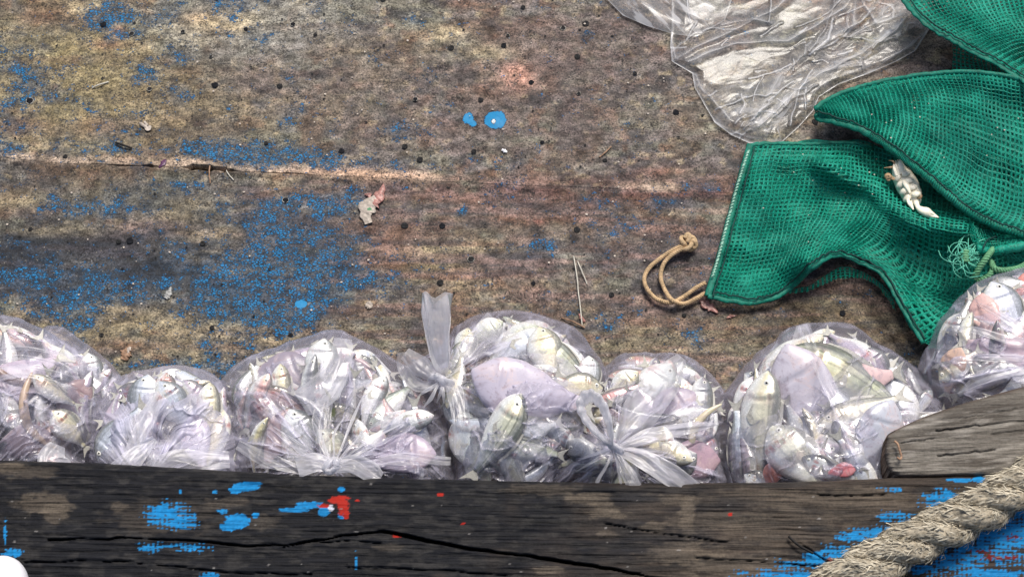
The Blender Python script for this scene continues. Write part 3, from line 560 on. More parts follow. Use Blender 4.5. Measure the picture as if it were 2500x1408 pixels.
# ------------------------------------------------------------------ fish
FT = np.array([0, .02, .05, .10, .17, .28, .42, .58, .74, .87, .95, 1.0])
def prof(upr):
    t = np.linspace(0, 1, 44) ** 1.25; v = np.interp(t, FT, upr)
    for _ in range(2): v[1:-1] = 0.25 * v[:-2] + 0.5 * v[1:-1] + 0.25 * v[2:]
    return t, v
def fish_body(name, d, thick, upr, lor, mat, gill=True, bend=0.0):
    t, u = prof(upr); _, l = prof(lor); n = 22; an = np.linspace(0, 2 * math.pi, n, endpoint=False)
    hh = (u + l) / 2 * d / 2; cc = (u - l) / 2 * d / 2
    w_ = thick / 2 * np.maximum(np.minimum(1, (t / 0.22) ** 0.6), 0.06) * np.clip((1.06 - t) / 0.62, 0.10, 1) ** 0.8
    x = (t - 0.5) * 0.84 - 0.06
    ca, sa = np.cos(an), np.sin(an)
    Y = cc[:, None] + hh[:, None] * ca[None]; Z = w_[:, None] * np.sign(sa) * np.abs(sa)[None] ** 0.85
    if gill:
        gl = 0.265 + 0.045 * (1 - ca[None] ** 2) - 0.02; k = np.exp(-((t[:, None] - gl) / 0.012) ** 2) * (np.abs(ca)[None] < .9)
        Z = Z * (1 - 0.16 * k) * (1 + 0.07 * np.exp(-((t[:, None] - gl + 0.035) / 0.03) ** 2))
    Yb = Y + bend * (x[:, None] ** 2) * 4
    if not gill or mat is M['skin']:
        Z = Z * (1 + .5 * (fbm(x[:, None] * 7 + 3, Yb * 9, 3, 77) - .5)); Yb = Yb * (1 + .22 * (fbm(x[:, None] * 6, Yb * 4 + 9, 2, 78) - .5))
    X = np.stack([np.repeat(x[:, None], n, 1), Yb, Z], -1)
    v = np.concatenate([X.reshape(-1, 3), [[x[0] - 0.004, cc[0], 0], [x[-1], cc[-1] + bend * x[-1] ** 2 * 4, 0]]])
    f = [tuple(q) for q in grid_faces(44, n, True)]; N = 44 * n
    f += [(N, (q + 1) % n, q) for q in range(n)] + [(N + 1, 43 * n + q, 43 * n + (q + 1) % n) for q in range(n)]
    me = bpy.data.meshes.new(name); me.from_pydata(v.tolist(), [], f); me.polygons.foreach_set('use_smooth', [True] * len(f)); me.materials.append(mat)
    dv = np.concatenate([np.repeat(ca[None], 44, 0).ravel(), [0, 0]]); tt = np.concatenate([np.repeat(t[:, None], n, 1).ravel(), [0, 1]])
    set_attr(me, 'dv', dv); set_attr(me, 'tt', tt)
    yend = cc[-1] + bend * x[-1] ** 2 * 4
    return me, x, hh, cc, w_, yend
def fin_mesh(name, pts, th=0.006, rays=7):
    """a thin ribbed fin: base edge to free edge"""
    a, b = [np.asarray(q, float) for q in pts]; n = rays * 2 + 1
    A = spline(a, n); B = spline(b, n); rows = []
    for s_ in (0, .35, .7, 1):
        q = A * (1 - s_) + B * s_; zz = th * (1 - 0.8 * s_) * np.where(np.arange(n) % 2, 1.0, 0.3)
        rows.append(np.concatenate([np.column_stack([q, zz]), np.column_stack([q, -zz])[::-1]]))
    X = np.array(rows); me = grid_mesh(name, X, closed=True); me.materials.append(M['fin']); return me
KIND = {}
U1 = [.04, .16, .33, .56, .78, .96, 1.0, .84, .52, .26, .19, .19]; L1 = [.06, .16, .30, .52, .76, .95, 1.0, .86, .50, .24, .17, .17]
U2 = [.05, .20, .40, .62, .82, .97, 1.0, .90, .66, .40, .27, .24]; L2 = [.08, .22, .42, .64, .84, .97, 1.0, .90, .64, .38, .25, .24]
U3 = [.03, .12, .26, .48, .72, .92, 1.0, .88, .60, .34, .22, .20]
US = [.20, .42, .62, .80, .92, 1.0, .98, .90, .74, .52, .34, .22]
for kname, d, th, u, l, mat, gill, bend in [('pony', .50, .20, U1, L1, 'fish', 1, 0), ('scad', .32, .17, U2, L2, 'fish', 1, .05), ('striped', .36, .19, U2, L2, 'fish_striped', 1, -.04), ('slim', .19, .13, U2, L2, 'fish', 1, .14), ('slab', .46, .13, U3, U2, 'skin', 1, .06), ('eel', .11, .09, US, US, 'skin', 0, .30)]:
    me, x, hh, cc, w_, ye = fish_body('body', d, th, u, l, M[mat], gill, bend)
    K = dict(body=me)
    xe = x[-1]; s_ = d * 0.46 + 0.05
    K['tail_fin'] = fin_mesh('tail_fin', ([(xe - .01, ye + .022), (xe, ye), (xe - .01, ye - .022)], [(xe + .15, ye + s_ * .5), (xe + .085, ye), (xe + .15, ye - s_ * .5)]), .006)
    i0, i1 = 14, 34
    top = [(x[i], cc[i] + hh[i] * .97 + bend * x[i] ** 2 * 4) for i in (i0, 20, 27, i1)]; 
    K['dorsal_fin'] = fin_mesh('dorsal_fin', (top, [(top[0][0] + .04, top[0][1] + .028), (top[1][0] + .05, top[1][1] + .028), (top[2][0] + .05, top[2][1] + .022), (top[3][0] + .05, top[3][1] + .015)]), .004)
    K['pectoral_fin'] = fin_mesh('pectoral_fin', ([(-.205, .015), (-.20, -.015), (-.205, -.045)], [(-.06, .02), (-.04, -.05), (-.10, -.09)]), .004)
    # eye sits on the upper flank
    t44 = np.linspace(0, 1, 44) ** 1.25; ie = int(np.argmin(abs(t44 - (.125 if kname != 'slim' else .10)))); fy = .22
    sa = math.sqrt(1 - fy ** 2); ez = w_[ie] * sa ** .85; er = .034 if kname in ('pony',) else (.026 if kname != 'slim' else .019)
    e_ = MB(); e_.ball((0, 0, 0), (er, er, er * .45), 14, 9); K['eye'] = e_.mesh('eye'); K['eye'].materials.append(M['eye'])
    p_ = MB(); p_.ball((0, 0, er * .17), (er * .52, er * .52, er * .40), 12, 7); K['pupil'] = p_.mesh('pupil'); K['pupil'].materials.append(M['pupil'])
    K['eye_at'] = (x[ie], cc[ie] + hh[ie] * fy + bend * x[ie] ** 2 * 4, ez * .96); K['pz'] = w_[13] * .98
    KIND[kname] = K
FISH_N = 0
def make_fish(kind, Mw, tint, label, group=None, full=True):
    """Mw: world matrix at unit fish length"""
    K = KIND[kind]; r = empty('fish', (0, 0, 0), label, 'fish', group); r.matrix_basis = Mw
    def part(name, me, par=None, loc=None, color=None):
        o = bpy.data.objects.new(name, me); COL.objects.link(o); o.parent = par or r
        if loc: o.location = loc
        if color is not None: o.color = (*color, 1)
        return o
    part('body', K['body'], color=tint)
    if kind != 'eel': part('tail_fin', K['tail_fin'])
    if kind not in ('slab', 'eel'):
        e = part('eye', K['eye'], loc=K['eye_at']); part('pupil', K['pupil'], e)
        if full:
            part('dorsal_fin', K['dorsal_fin']); part('pectoral_fin', K['pectoral_fin'], loc=(0, 0, K['pz'] * .95))
    return r

# ------------------------------------------------------------------ bags of fish
class Bag:
    def __init__(s, outline, c, z0, H, seed, pw=2.4):
        s.c = c; s.z0 = z0; s.H = H; s.seed = seed; s.pw = pw; s.bumps = []
        p = np.asarray(outline, float); p = np.vstack([p, p[:1]]); d = spline(p, 500)
        ph = np.arctan2(d[:, 1] - c[1], d[:, 0] - c[0]); r = np.hypot(d[:, 0] - c[0], d[:, 1] - c[1])
        o = np.argsort(ph); s.ph = ph[o]; s.r = r[o] * (1.025 + .07 * (facet(3 * np.cos(ph[o]) + 9, 3 * np.sin(ph[o]) + 9, seed) - .5) + .03 * (facet(8 * np.cos(ph[o]) + 9, 8 * np.sin(ph[o]) + 9, seed + 1) - .5))
    def R(s, ph): return np.interp(ph, s.ph, s.r, period=2 * math.pi)
    def rho(s, px, py):
        return np.hypot(px - s.c[0], py - s.c[1]) / s.R(np.arctan2(py - s.c[1], px - s.c[0]))
    def h(s, px, py, bumps=True):
        r = np.clip(s.rho(px, py), 0, 1)
        h = s.H * np.maximum(1 - r ** s.pw, 0) ** 0.55
        h = h * (0.74 + 0.52 * fbm(px / 100.0, py / 80.0, 2, s.seed))
        if bumps:
            for (bx, by, ang, L, W, a) in s.bumps: h = h + a * blob(px, py, bx, by, L, W, 1.2, ang) * np.clip(1.3 * (1 - r), 0, 1)
        return h
    def pt(s, px, py, inset=0.0, bumps=True):
        px = np.asarray(px, float); py = np.asarray(py, float)
        return P(px, py, s.z0) + PV(px, py) * (s.h(px, py, bumps) - inset)[..., None]
    def frame(s, px, py, ang, inset):
        e = 14.0; a, b = math.cos(ang), math.sin(ang)
        p0 = s.pt(px, py, inset, False); p1 = s.pt(px + a * e, py + b * e, inset, False); p2 = s.pt(px - b * e, py + a * e, inset, False)
        xa = Vector(p1 - p0).normalized(); nb = Vector(p2 - p0).normalized(); n = nb.cross(xa)
        v = Vector(PV(float(px), float(py)))
        if n.dot(v) < 0: n = -n
        n = (n.normalized() * 0.6 + v * 0.8).normalized(); xa = (xa - n * xa.dot(n)).normalized(); ya = n.cross(xa)
        return Vector(p0), xa, ya, n
    def fish(s, px, py, ang, L, kind, tint, label, group=None, inset=0.010, roll=0.0, flip=False, full=True):
        th_ = dict(pony=.20, scad=.17, striped=.19, slim=.13, slab=.13, eel=.09)[kind]
        L *= 1.06
        for _ in range(16):                       # keep the whole fish inside its bag
            ca, sa = math.cos(math.radians(-ang)) * L * .5, math.sin(math.radians(-ang)) * L * .5
            hw = .2 * L
            m = max(float(s.rho(px + q * ca - w2 * sa * .5, py + q * sa + w2 * ca * .5)) for q in (-1, -.5, 0, .5, 1) for w2 in (-.55, .55))
            if m < .97: break
            px += (s.c[0] - px) * .05; py += (s.c[1] - py) * .05; L *= .985
        inset = inset * .5 + th_ * .36 * L * S + .010 * max(0.0, float(s.rho(px, py)) - .5)
        a = math.radians(-ang)                    # ang: direction of the head, counter-clockwise from image right
        p, xa, ya, n = s.frame(px, py, a + math.pi, inset)   # local -X is the head
        xa2, ya2 = xa, ya
        if flip: ya2 = -ya; n2 = -n
        M3 = Matrix((xa2, ya, n)).transposed()
        if flip: M3 = M3 @ Matrix.Diagonal((1, -1, 1))
        M3 = M3 @ Matrix.Rotation(roll, 3, 'X')
        m = Matrix.Translation(p) @ M3.to_4x4() @ Matrix.Diagonal((L * S * .96,) * 3 + (1,))
        return make_fish(kind, m, tint, label, group, full)
    def film(s, parent, knot=None, wr=0.5, folds=(), milk=0.0, nph=380, nr=120):
        ph = np.linspace(-math.pi, math.pi, nph, endpoint=False); rr = np.linspace(0.004, 1, nr) ** 0.85
        PH, RR = np.meshgrid(ph, rr); RO = s.R(PH)
        px = s.c[0] + RR * RO * np.cos(PH); py = s.c[1] + RR * RO * np.sin(PH)
        h = s.h(px, py); mk = np.full(px.shape, milk)
        h = h + (0.005 * (facet(px / 60.0, py / 48.0, s.seed + 5) - .5) + 0.0014 * (facet(px / 21.0 + py / 60.0, py / 18.0, s.seed + 7) - .5)) * (RR < .97)
        # creases: warped ridged noise
        cr = 1 - np.abs(2 * fbm(px / 95.0 + 0.6 * fbm(px / 40.0, py / 40.0, 2, s.seed + 8), py / 70.0, 3, s.seed + 6) - 1)
        cr = sstep(0.90, 1.0, cr); h = h + 0.004 * cr * (RR < .96); mk = mk + 0.16 * cr
        cr2 = sstep(0.93, 1.0, 1 - np.abs(2 * fbm((px + py) / 60.0, (px - py) / 160.0, 3, s.seed + 16) - 1)); h = h + 0.003 * cr2; mk = mk + 0.14 * cr2
        if knot is not None:
            kx, ky, kz = knot; dx = px - kx; dy = py - ky; kr = np.hypot(dx, dy); ka = np.arctan2(dy, dx)
            aw = ka + 0.25 * (fbm(px / 70.0, py / 70.0, 2, s.seed + 9) - .5)
            st1 = vnoise(aw * 19, kr / 120.0, s.seed + 10); st2 = vnoise(aw * 47, kr / 80.0, s.seed + 11); fall = np.exp(-kr / 150.0)
            h = h + (0.009 * (st1 - .5) + 0.006 * (st2 - .5)) * fall * wr * 2 * np.clip(kr / 30, 0, 1) * (RR < .98)
            mk = mk + wr * (sstep(.62, .92, st1) * .55 + sstep(.68, .95, st2) * .6) * np.exp(-kr / 190.0) + .5 * np.exp(-(kr / 22.0) ** 2)
            h = h * (1 - np.exp(-(kr / 46.0) ** 2)) + (kz) * np.exp(-(kr / 46.0) ** 2)
        for (pts, wd, amp, mm) in folds:
            d = poly_dist(px, py + 3 * (vnoise(px / 20.0, py / 20.0, 3) - .5), pts); k = np.exp(-(d / wd) ** 2); h = h + amp * k; mk = mk + mm * .75 * k * (.35 + .9 * vnoise(px / 30.0, py / 30.0, s.seed + 31))
        rim = sstep(0.95, 1.0, RR); mk = mk + 0.14 * rim
        X = P(px, py, s.z0) + PV(px, py) * h[..., None]
        # sides drop and tuck in on to the deck
        base = X[-1].copy(); low = []
        cc = P(float(s.c[0]), float(s.c[1]), 0.0)
        for k, (zf, sh) in enumerate([(.55, .015), (.15, .05), (0.02, .12)]):
            q = base.copy(); q[:, 2] = base[:, 2] * zf + .002; q[:, :2] = q[:, :2] * (1 - sh) + cc[:2] * sh; low.append(q)
        X = np.concatenate([X, np.array(low)]); mk = np.concatenate([mk, np.repeat(mk[-1:], 3, 0)])
        me = grid_mesh('plastic_film', X, closed=True); set_attr(me, 'milk', np.clip(mk, 0, 1)); return link('plastic_film', me, M['film'], parent)
    def rim(s, n, tints, what, group, seed, a0=195, a1=345):
        rg = np.random.default_rng(seed + 900)
        for k in range(n):
            deg = a0 + (a1 - a0) * (k + rg.uniform(.25, .75)) / n; a = math.radians(deg); r = rg.uniform(.80, .90); R_ = float(s.R(math.atan2(math.sin(a), math.cos(a))))
            px, py = s.c[0] + r * R_ * math.cos(a), s.c[1] + r * R_ * math.sin(a); kd = rg.choice(['scad', 'slim', 'pony', 'striped'], p=[.45, .25, .2, .1]); tn = tints[rg.integers(len(tints))]
            lab = '%s %s fish, %s from left at top of %s' % (TINT[tn], dict(pony='deep', scad='long', striped='striped', slim='thin')[kd], ORD[k], what)
            s.fish(px, py, -(deg + 90) + rg.choice([0, 180]) + rg.normal() * 14, rg.uniform(105, 160), kd, tn, lab, group, inset=rg.uniform(.002, .012), roll=rg.uniform(-.3, .3), full=False)
    def fillers(s, n, tints, what, group, seed):
        s.rim(8 if n > 15 else 4, [q for q in tints if q not in (BRN, GRY)], what, group, seed)
        rg = np.random.default_rng(seed); used = set()
        for _ in range(n):
            for _t in range(60):
                a = rg.uniform(-math.pi, math.pi); r = math.sqrt(rg.uniform(0, .92)); R_ = float(s.R(a)); px = s.c[0] + r * R_ * math.cos(a); py = s.c[1] + r * R_ * math.sin(a)
                k = rg.choice(['pony', 'scad', 'striped', 'slim', 'slab'], p=[.24, .40, .12, .20, .04]); tn = tints[rg.integers(len(tints))]
                deg = (math.degrees(math.atan2(-(py - s.c[1]), px - s.c[0])) + 360) % 360
                where = 'at the heart' if r < .35 else ['at the right', 'at the upper right', 'near the top', 'at the upper left', 'at the left', 'low at the left', 'low in the middle', 'low at the right'][int((deg + 22.5) // 45) % 8]
                lab = '%s %s fish %s of %s' % (TINT[tn], dict(pony='deep', scad='long', striped='striped', slim='thin', slab='smooth')[k], where, what)
                if py < 1190 and (lab not in used or _t > 50): break
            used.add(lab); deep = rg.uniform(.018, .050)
            if deep > .036: tn = tuple(.6 * q for q in tn)  # shade of the gaps between fish put into the tint of deep ones
            L = rg.uniform(110, 180) * (1.15 if k in ('slim', 'scad') else 1)
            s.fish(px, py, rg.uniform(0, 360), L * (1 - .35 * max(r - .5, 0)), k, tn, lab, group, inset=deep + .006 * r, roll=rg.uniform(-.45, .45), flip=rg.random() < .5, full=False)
SIL = (.62, .63, .64); CRM = (.70, .64, .46); BLU = (.58, .62, .69); MAU = (.42, .36, .44); PNK = (.58, .38, .35); OLV = (.54, .56, .44); WHT = (.78, .79, .79); GRY = (.30, .30, .33); BRN = (.22, .15, .12)
ORD = ['first', 'second', 'third', 'fourth', 'fifth', 'sixth', 'seventh', 'eighth']
TINT = {SIL: 'silver', CRM: 'cream', BLU: 'bluish', MAU: 'mauve', PNK: 'pink', OLV: 'olive', WHT: 'white', GRY: 'grey', BRN: 'brown'}
def flap(parent, spine, widths, name='bag_flap', mat='film_flap', rip=0.004, seed=0, milk=.35, nv=26, across=None, curl=0.0):
    """a loose fold of film: spine points (px, py, z), half widths in px"""
    n = 60; sp = spline(spine, n); wd = np.interp(np.linspace(0, 1, n), np.linspace(0, 1, len(widths)), widths)
    d = np.gradient(sp[:, :2], axis=0); d /= np.linalg.norm(d, axis=1, keepdims=True) + 1e-9; nx, ny = -d[:, 1], d[:, 0]
    v = np.linspace(-1, 1, nv); px = sp[:, 0:1] + wd[:, None] * nx[:, None] * v; py = sp[:, 1:2] + wd[:, None] * ny[:, None] * v
    u = np.linspace(0, 1, n)[:, None] + 0 * v
    st = facet(v[None] * 1.7 + 0 * u + seed, u * 2.6, seed + 1); st2 = fbm(v[None] * 4 + seed, u * 2.5, 3, seed + 2)
    z = sp[:, 2:3] + rip * ((st - .5) * 1.4 + .5 * (st2 - .5)) + curl * (v[None] ** 2)
    me = grid_mesh(name, P(px, py, z)); set_attr(me, 'milk', np.clip(milk * .8 + .7 * (st2 - .5) * milk + .35 * sstep(.86, 1, np.abs(v))[None] * milk, 0, 1))
    return link(name, me, M[mat], parent)
def knot_mesh(parent, px, py, z, r=18, seed=0):
    """twisted knot of film"""
    c = P(float(px), float(py), z); t = np.linspace(0, 2 * math.pi, 60); R_ = r * S
    rg = np.random.default_rng(seed); ph = rg.uniform(0, 6, 3)
    loc = np.stack([R_ * (1 + .45 * np.cos(3 * t + ph[0])) * np.cos(2 * t + ph[1]), R_ * .8 * (1 + .45 * np.cos(3 * t)) * np.sin(2 * t), R_ * .7 * np.sin(3 * t + ph[2])], -1)
    mb = MB(); mb.tube(c + loc, R_ * .5 * (1 + .25 * np.sin(t * 7)), 8, False, .6)
    me = mb.mesh('knot'); set_attr(me, 'milk', np.full(len(me.vertices), .8)); return link('knot', me, M['film_flap'], parent)
def pleats(parent, px, py, z, n, r0, r1, seed=0, a0=0, a1=360, dz=0.02):
    """gathered film rays round a knot"""
    rg = np.random.default_rng(seed); o = None
    for k in range(n):
        a = math.radians(a0 + (a1 - a0) * (k + rg.uniform(.1, .9)) / n); L = rg.uniform(.6, 1) * r1
        sp = [(px + math.cos(a) * r0 * q + math.cos(a + .15 * rg.normal()) * (L - r0) * q * (q > 0), py - math.sin(a) * r0 * q - math.sin(a) * (L - r0) * q, z - dz * q * q + .006 * math.sin(q * 3)) for q in (0, .33, .66, 1)]
        flap(parent, sp, [2, rg.uniform(2, 4.5), rg.uniform(2, 6), 1], 'pleat', 'film_flap', .002, seed * 31 + k, rg.uniform(.3, .75), 7)

BAGG = 'clear plastic bags of fish along the beam'
def bag_root(b, label):
    c = P(float(b.c[0]), float(b.c[1]), 0.0); return empty('fish_bag', c, label, 'bag', BAGG)

# bag behind the leftmost one
A2 = Bag([(60, 860), (110, 805), (160, 808), (210, 838), (255, 875), (300, 925), (330, 1010), (280, 1090), (120, 1100), (40, 990)], (180, 960), .03, .06, 41)
rA2 = bag_root(A2, 'small bag of pale fish showing behind the left corner bag')
A2.fish(238, 905, 100, 120, 'pony', WHT, 'white deep fish at the tip of the bag peeking out behind the left corner bag', inset=.012)
A2.fish(276, 925, 60, 90, 'scad', MAU, 'mauve small fish beside the white one, in the bag behind the left corner bag', inset=.014)
A2.fillers(9, [WHT, SIL, MAU], 'the bag behind the corner bag', 'fish in the bag behind the left corner bag', 5)
A2.film(rA2, None, .4, [([(110, 815), (230, 880), (300, 930)], 8, .004, .4), ([(260, 890), (255, 960)], 5, .003, .4)], .10, 240, 70)

# leftmost bag
A = Bag([(-260, 900), (-200, 800), (-90, 762), (0, 772), (90, 805), (160, 842), (215, 888), (240, 950), (238, 1040), (225, 1120), (200, 1200), (60, 1225), (-120, 1225), (-240, 1120)], (10, 1000), .05, .10, 51)
rA = bag_root(A, 'brownish bag of bruised mauve fish cut off by the left edge of the photo')
for q in [(95, 872, 10, 70, 34, .012), (140, 962, -35, 50, 20, .010), (190, 1060, 50, 50, 30, .008)]: A.bumps.append((q[0], q[1], math.radians(-q[2]), q[3], q[4], q[5]))
A.fish(95, 872, 200, 250, 'slab', (.50, .43, .51), 'large smooth mauve fish at the top of the left corner bag', inset=.024)
A.fish(135, 960, 145, 130, 'scad', CRM, 'cream fish lying slantwise in the middle of the left corner bag', inset=.006)
A.fish(190, 1058, 130, 130, 'pony', CRM, 'yellowish fish with a bright round eye near the lower right of the left corner bag', inset=.004)
A.fish(40, 930, 170, 190, 'eel', BRN, 'brown eel shaped fish under the mauve one in the left corner bag', inset=.012)
A.fish(70, 1040, 120, 210, 'eel', (.46, .34, .24), 'tan eel curling down through the left corner bag', inset=.010)
A.fish(170, 990, 60, 150, 'slab', (.30, .21, .22), 'dark bruised brown fish behind the yellowish one in the left corner bag', inset=.028)
A.fish(40, 1085, 20, 160, 'slab', (.34, .28, .32), 'dark mottled fish low in the left corner bag', inset=.022)
A.fish(10, 985, 300, 160, 'scad', GRY, 'grey fish at the left edge of the left corner bag', inset=.020)
A.fish(225, 990, 95, 170, 'slim', MAU, 'thin mauve fish along the right side of the left corner bag', inset=.010)
A.fish(20, 820, 160, 190, 'slim', PNK, 'thin pinkish fish along the top edge of the left corner bag', inset=.012)
A.fillers(26, [MAU, GRY, BRN, PNK, SIL], 'the left corner bag', 'fish deep in the left corner bag', 6)
A.film(rA, (-60, 1170, .10), .5, [([(0, 915), (120, 925), (230, 880)], 7, .003, .35), ([(0, 955), (130, 1010)], 6, .004, .4), ([(90, 1000), (60, 1120)], 6, .003, .4), ([(200, 880), (235, 1000), (225, 1120)], 6, .003, .35), ([(0, 800), (120, 830), (200, 870)], 5, .003, .4)], .12)
flap(rA, [(135, 1145, .165), (128, 1115, .168), (140, 1085, .166)], [42, 36, 20], seed=11, milk=.6)
for k in range(4): flap(rA, [(-60, 860 + 26 * k, .125), (60, 850 + 22 * k, .150), (190, 870 + 26 * k, .128)], [2, 6, 2], 'pleat', seed=60 + k, milk=.25, nv=7)

# milky bag second from the left
B = Bag([(212, 1090), (235, 1010), (262, 960), (300, 925), (350, 905), (420, 900), (480, 905), (525, 925), (555, 960), (580, 1020), (596, 1090), (604, 1160), (590, 1225), (400, 1235), (240, 1215)], (405, 1070), .05, .105, 61)
rB = bag_root(B, 'milky bag with fish hardly showing through, second bag from the left')
B.bumps += [(528, 1010, math.radians(80), 60, 22, .010), (400, 928, 0, 26, 18, .008), (470, 915, .4, 30, 14, .006)]
B.fish(528, 1012, 95, 175, 'scad', CRM, 'tan and white fish standing upright at the right side of the milky bag', inset=.006)
B.fish(402, 938, 80, 100, 'pony', PNK, 'pinkish fish head poking up at the top of the milky bag', inset=.006)
B.fish(470, 920, 30, 120, 'slim', CRM, 'small tan fish near the top right of the milky bag', inset=.006)
B.fish(430, 1000, 120, 150, 'pony', BLU, 'bluish white fish in the middle of the milky bag', inset=.016)
B.fish(290, 1010, 250, 150, 'slab', MAU, 'mauve fish at the left side of the milky bag', inset=.020)
B.fish(350, 960, 220, 140, 'scad', GRY, 'grey fish near the top left of the milky bag', inset=.016)
B.fish(480, 1085, 100, 150, 'slab', (.45, .42, .52), 'dusky fish low at the right of the milky bag', inset=.024)
B.fillers(18, [BLU, SIL, MAU, CRM], 'the milky bag', 'fish deep in the milky bag', 7)
B.film(rB, (350, 1175, .09), .75, [([(330, 1140), (395, 990), (440, 920)], 9, .004, .6), ([(290, 1130), (290, 1000), (330, 930)], 12, .004, .45), ([(390, 1120), (480, 1000), (540, 960)], 10, .004, .5), ([(300, 1110), (420, 1090), (590, 1130)], 14, .004, .4)], .30)
flap(rB, [(270, 1175, .168), (325, 1120, .172), (378, 1070, .168)], [34, 26, 10], seed=21, milk=.5)
flap(rB, [(330, 1180, .160), (430, 1130, .168), (560, 1120, .150)], [30, 34, 20], seed=22, milk=.3)
flap(rB, [(310, 1120, .166), (360, 1020, .166), (390, 960, .150)], [14, 22, 12], seed=23, milk=.35)

# large bag with the flat knot against the beam
C = Bag([(545, 960), (560, 915), (620, 875), (700, 840), (770, 820), (830, 810), (860, 825), (920, 850), (985, 890), (1040, 945), (1080, 1010), (1100, 1080), (1118, 1160), (1110, 1225), (820, 1240), (600, 1230), (560, 1120)], (830, 1040), .055, .105, 71)
rC = bag_root(C, 'big bag with a wide flat knot low against the beam, third bag from the left')
for q in [(770, 875, 70, 44, 38, .010), (745, 1075, 100, 40, 34, .010), (1050, 1080, 95, 60, 30, .012), (905, 985, 60, 40, 28, .008), (620, 970, 70, 45, 28, .010), (960, 985, 30, 60, 20, .006)]: C.bumps.append((q[0], q[1], math.radians(-q[2]), q[3], q[4], q[5]))
C.fish(772, 872, 75, 165, 'pony', WHT, 'bright silver deep fish at the top of the flat knot bag', inset=.007)
C.fish(622, 985, 70, 150, 'scad', (.70, .45, .42), 'pink headed fish pointing up at the left of the flat knot bag', inset=.005)
C.fish(650, 905, 20, 210, 'slab', (.26, .23, .28), 'dark grey fish with a curved back near the top left of the flat knot bag', inset=.020)
C.fish(560, 1000, 80, 120, 'slim', PNK, 'thin pink fish at the left rim of the flat knot bag', inset=.014)
C.fish(745, 1078, 115, 165, 'pony', WHT, 'white deep fish left of the silver face in the flat knot bag', inset=.005)
C.fish(824, 1105, 130, 135, 'pony', (.80, .78, .62), 'bright silver fish face with a ringed eye just above the flat knot', inset=-.012)
C.fish(812, 1010, 265, 150, 'eel', (.10, .12, .05), 'dark green eel shaped fish standing upright above the flat knot', inset=.002)
C.fish(905, 985, 65, 150, 'scad', WHT, 'white fish slanting up right of the green one in the flat knot bag', inset=.005)
C.fish(965, 985, 215, 170, 'striped', (.62, .68, .60), 'pale green striped fish right of the centre in the flat knot bag', inset=.008)
C.fish(980, 1035, 20, 150, 'scad', SIL, 'silver fish facing right under the pale green one in the flat knot bag', inset=.009)
C.fish(1052, 1070, 270, 190, 'scad', BLU, 'bluish white fish hanging head down at the right of the flat knot bag', inset=.004)
C.fish(1000, 920, 300, 170, 'slim', PNK, 'slender pink fish at the upper right of the flat knot bag', inset=.010)
C.fish(910, 895, 320, 180, 'eel', (.40, .30, .33), 'mauve eel along the top right edge of the flat knot bag', inset=.008)
C.fish(700, 850, 200, 140, 'slim', CRM, 'slender cream fish along the top left edge of the flat knot bag', inset=.008)
C.fish(620, 1095, 85, 150, 'slim', (.66, .60, .36), 'yellowish slender fish at the lower left of the flat knot bag', inset=.008)
C.fish(680, 1070, 60, 160, 'slab', (.45, .34, .34), 'mauve brown fish at the lower left of the flat knot bag', inset=.022)
C.fish(960, 1110, 10, 190, 'slab', (.42, .36, .44), 'dark mauve fish low at the right of the flat knot bag', inset=.024)
C.fish(690, 960, 100, 140, 'scad', CRM, 'cream fish left of the tall fold in the flat knot bag', inset=.012)
C.fillers(42, [MAU, SIL, GRY, BLU, PNK, CRM], 'the flat knot bag', 'fish deep in the flat knot bag', 8)
C.film(rC, (812, 1140, .105), 1.0, [([(545, 960), (640, 960), (760, 1110)], 6, .004, .5), ([(850, 830), (855, 960), (840, 1110)], 7, .004, .4), ([(1085, 1010), (960, 1070), (860, 1125)], 6, .004, .4), ([(1080, 1120), (980, 1105), (880, 1130)], 6, .003, .5), ([(570, 1070), (700, 1110), (790, 1130)], 7, .003, .5), ([(640, 880), (720, 1000), (780, 1110)], 4, .003, .5), ([(1020, 1100), (1022, 1170)], 4, .003, .5)], .10, 460, 140)
flap(rC, [(838, 826, .150), (830, 880, .166), (790, 950, .168), (735, 985, .160)], [22, 30, 40, 34], seed=31, milk=.28)
flap(rC, [(800, 1110, .172), (785, 1030, .168), (800, 950, .160)], [8, 24, 18], seed=32, milk=.15)
flap(rC, [(815, 1140, .178), (770, 1128, .182), (725, 1140, .176)], [14, 24, 26], 'bag_flap', seed=33, milk=.65)
flap(rC, [(815, 1140, .178), (862, 1132, .182), (905, 1150, .176), (930, 1165, .172)], [14, 24, 26, 12], 'bag_flap', seed=34, milk=.6)
flap(rC, [(880, 1140, .170), (980, 1120, .170), (1100, 1125, .155)], [8, 16, 10], seed=35, milk=.25)
flap(rC, [(740, 1150, .168), (650, 1120, .168), (580, 1085, .150)], [10, 20, 12], seed=36, milk=.3)
pleats(rC, 815, 1138, .172, 9, 10, 200, 37, 15, 165, .02)
knot_mesh(rC, 812, 1138, .180, 15, 1)

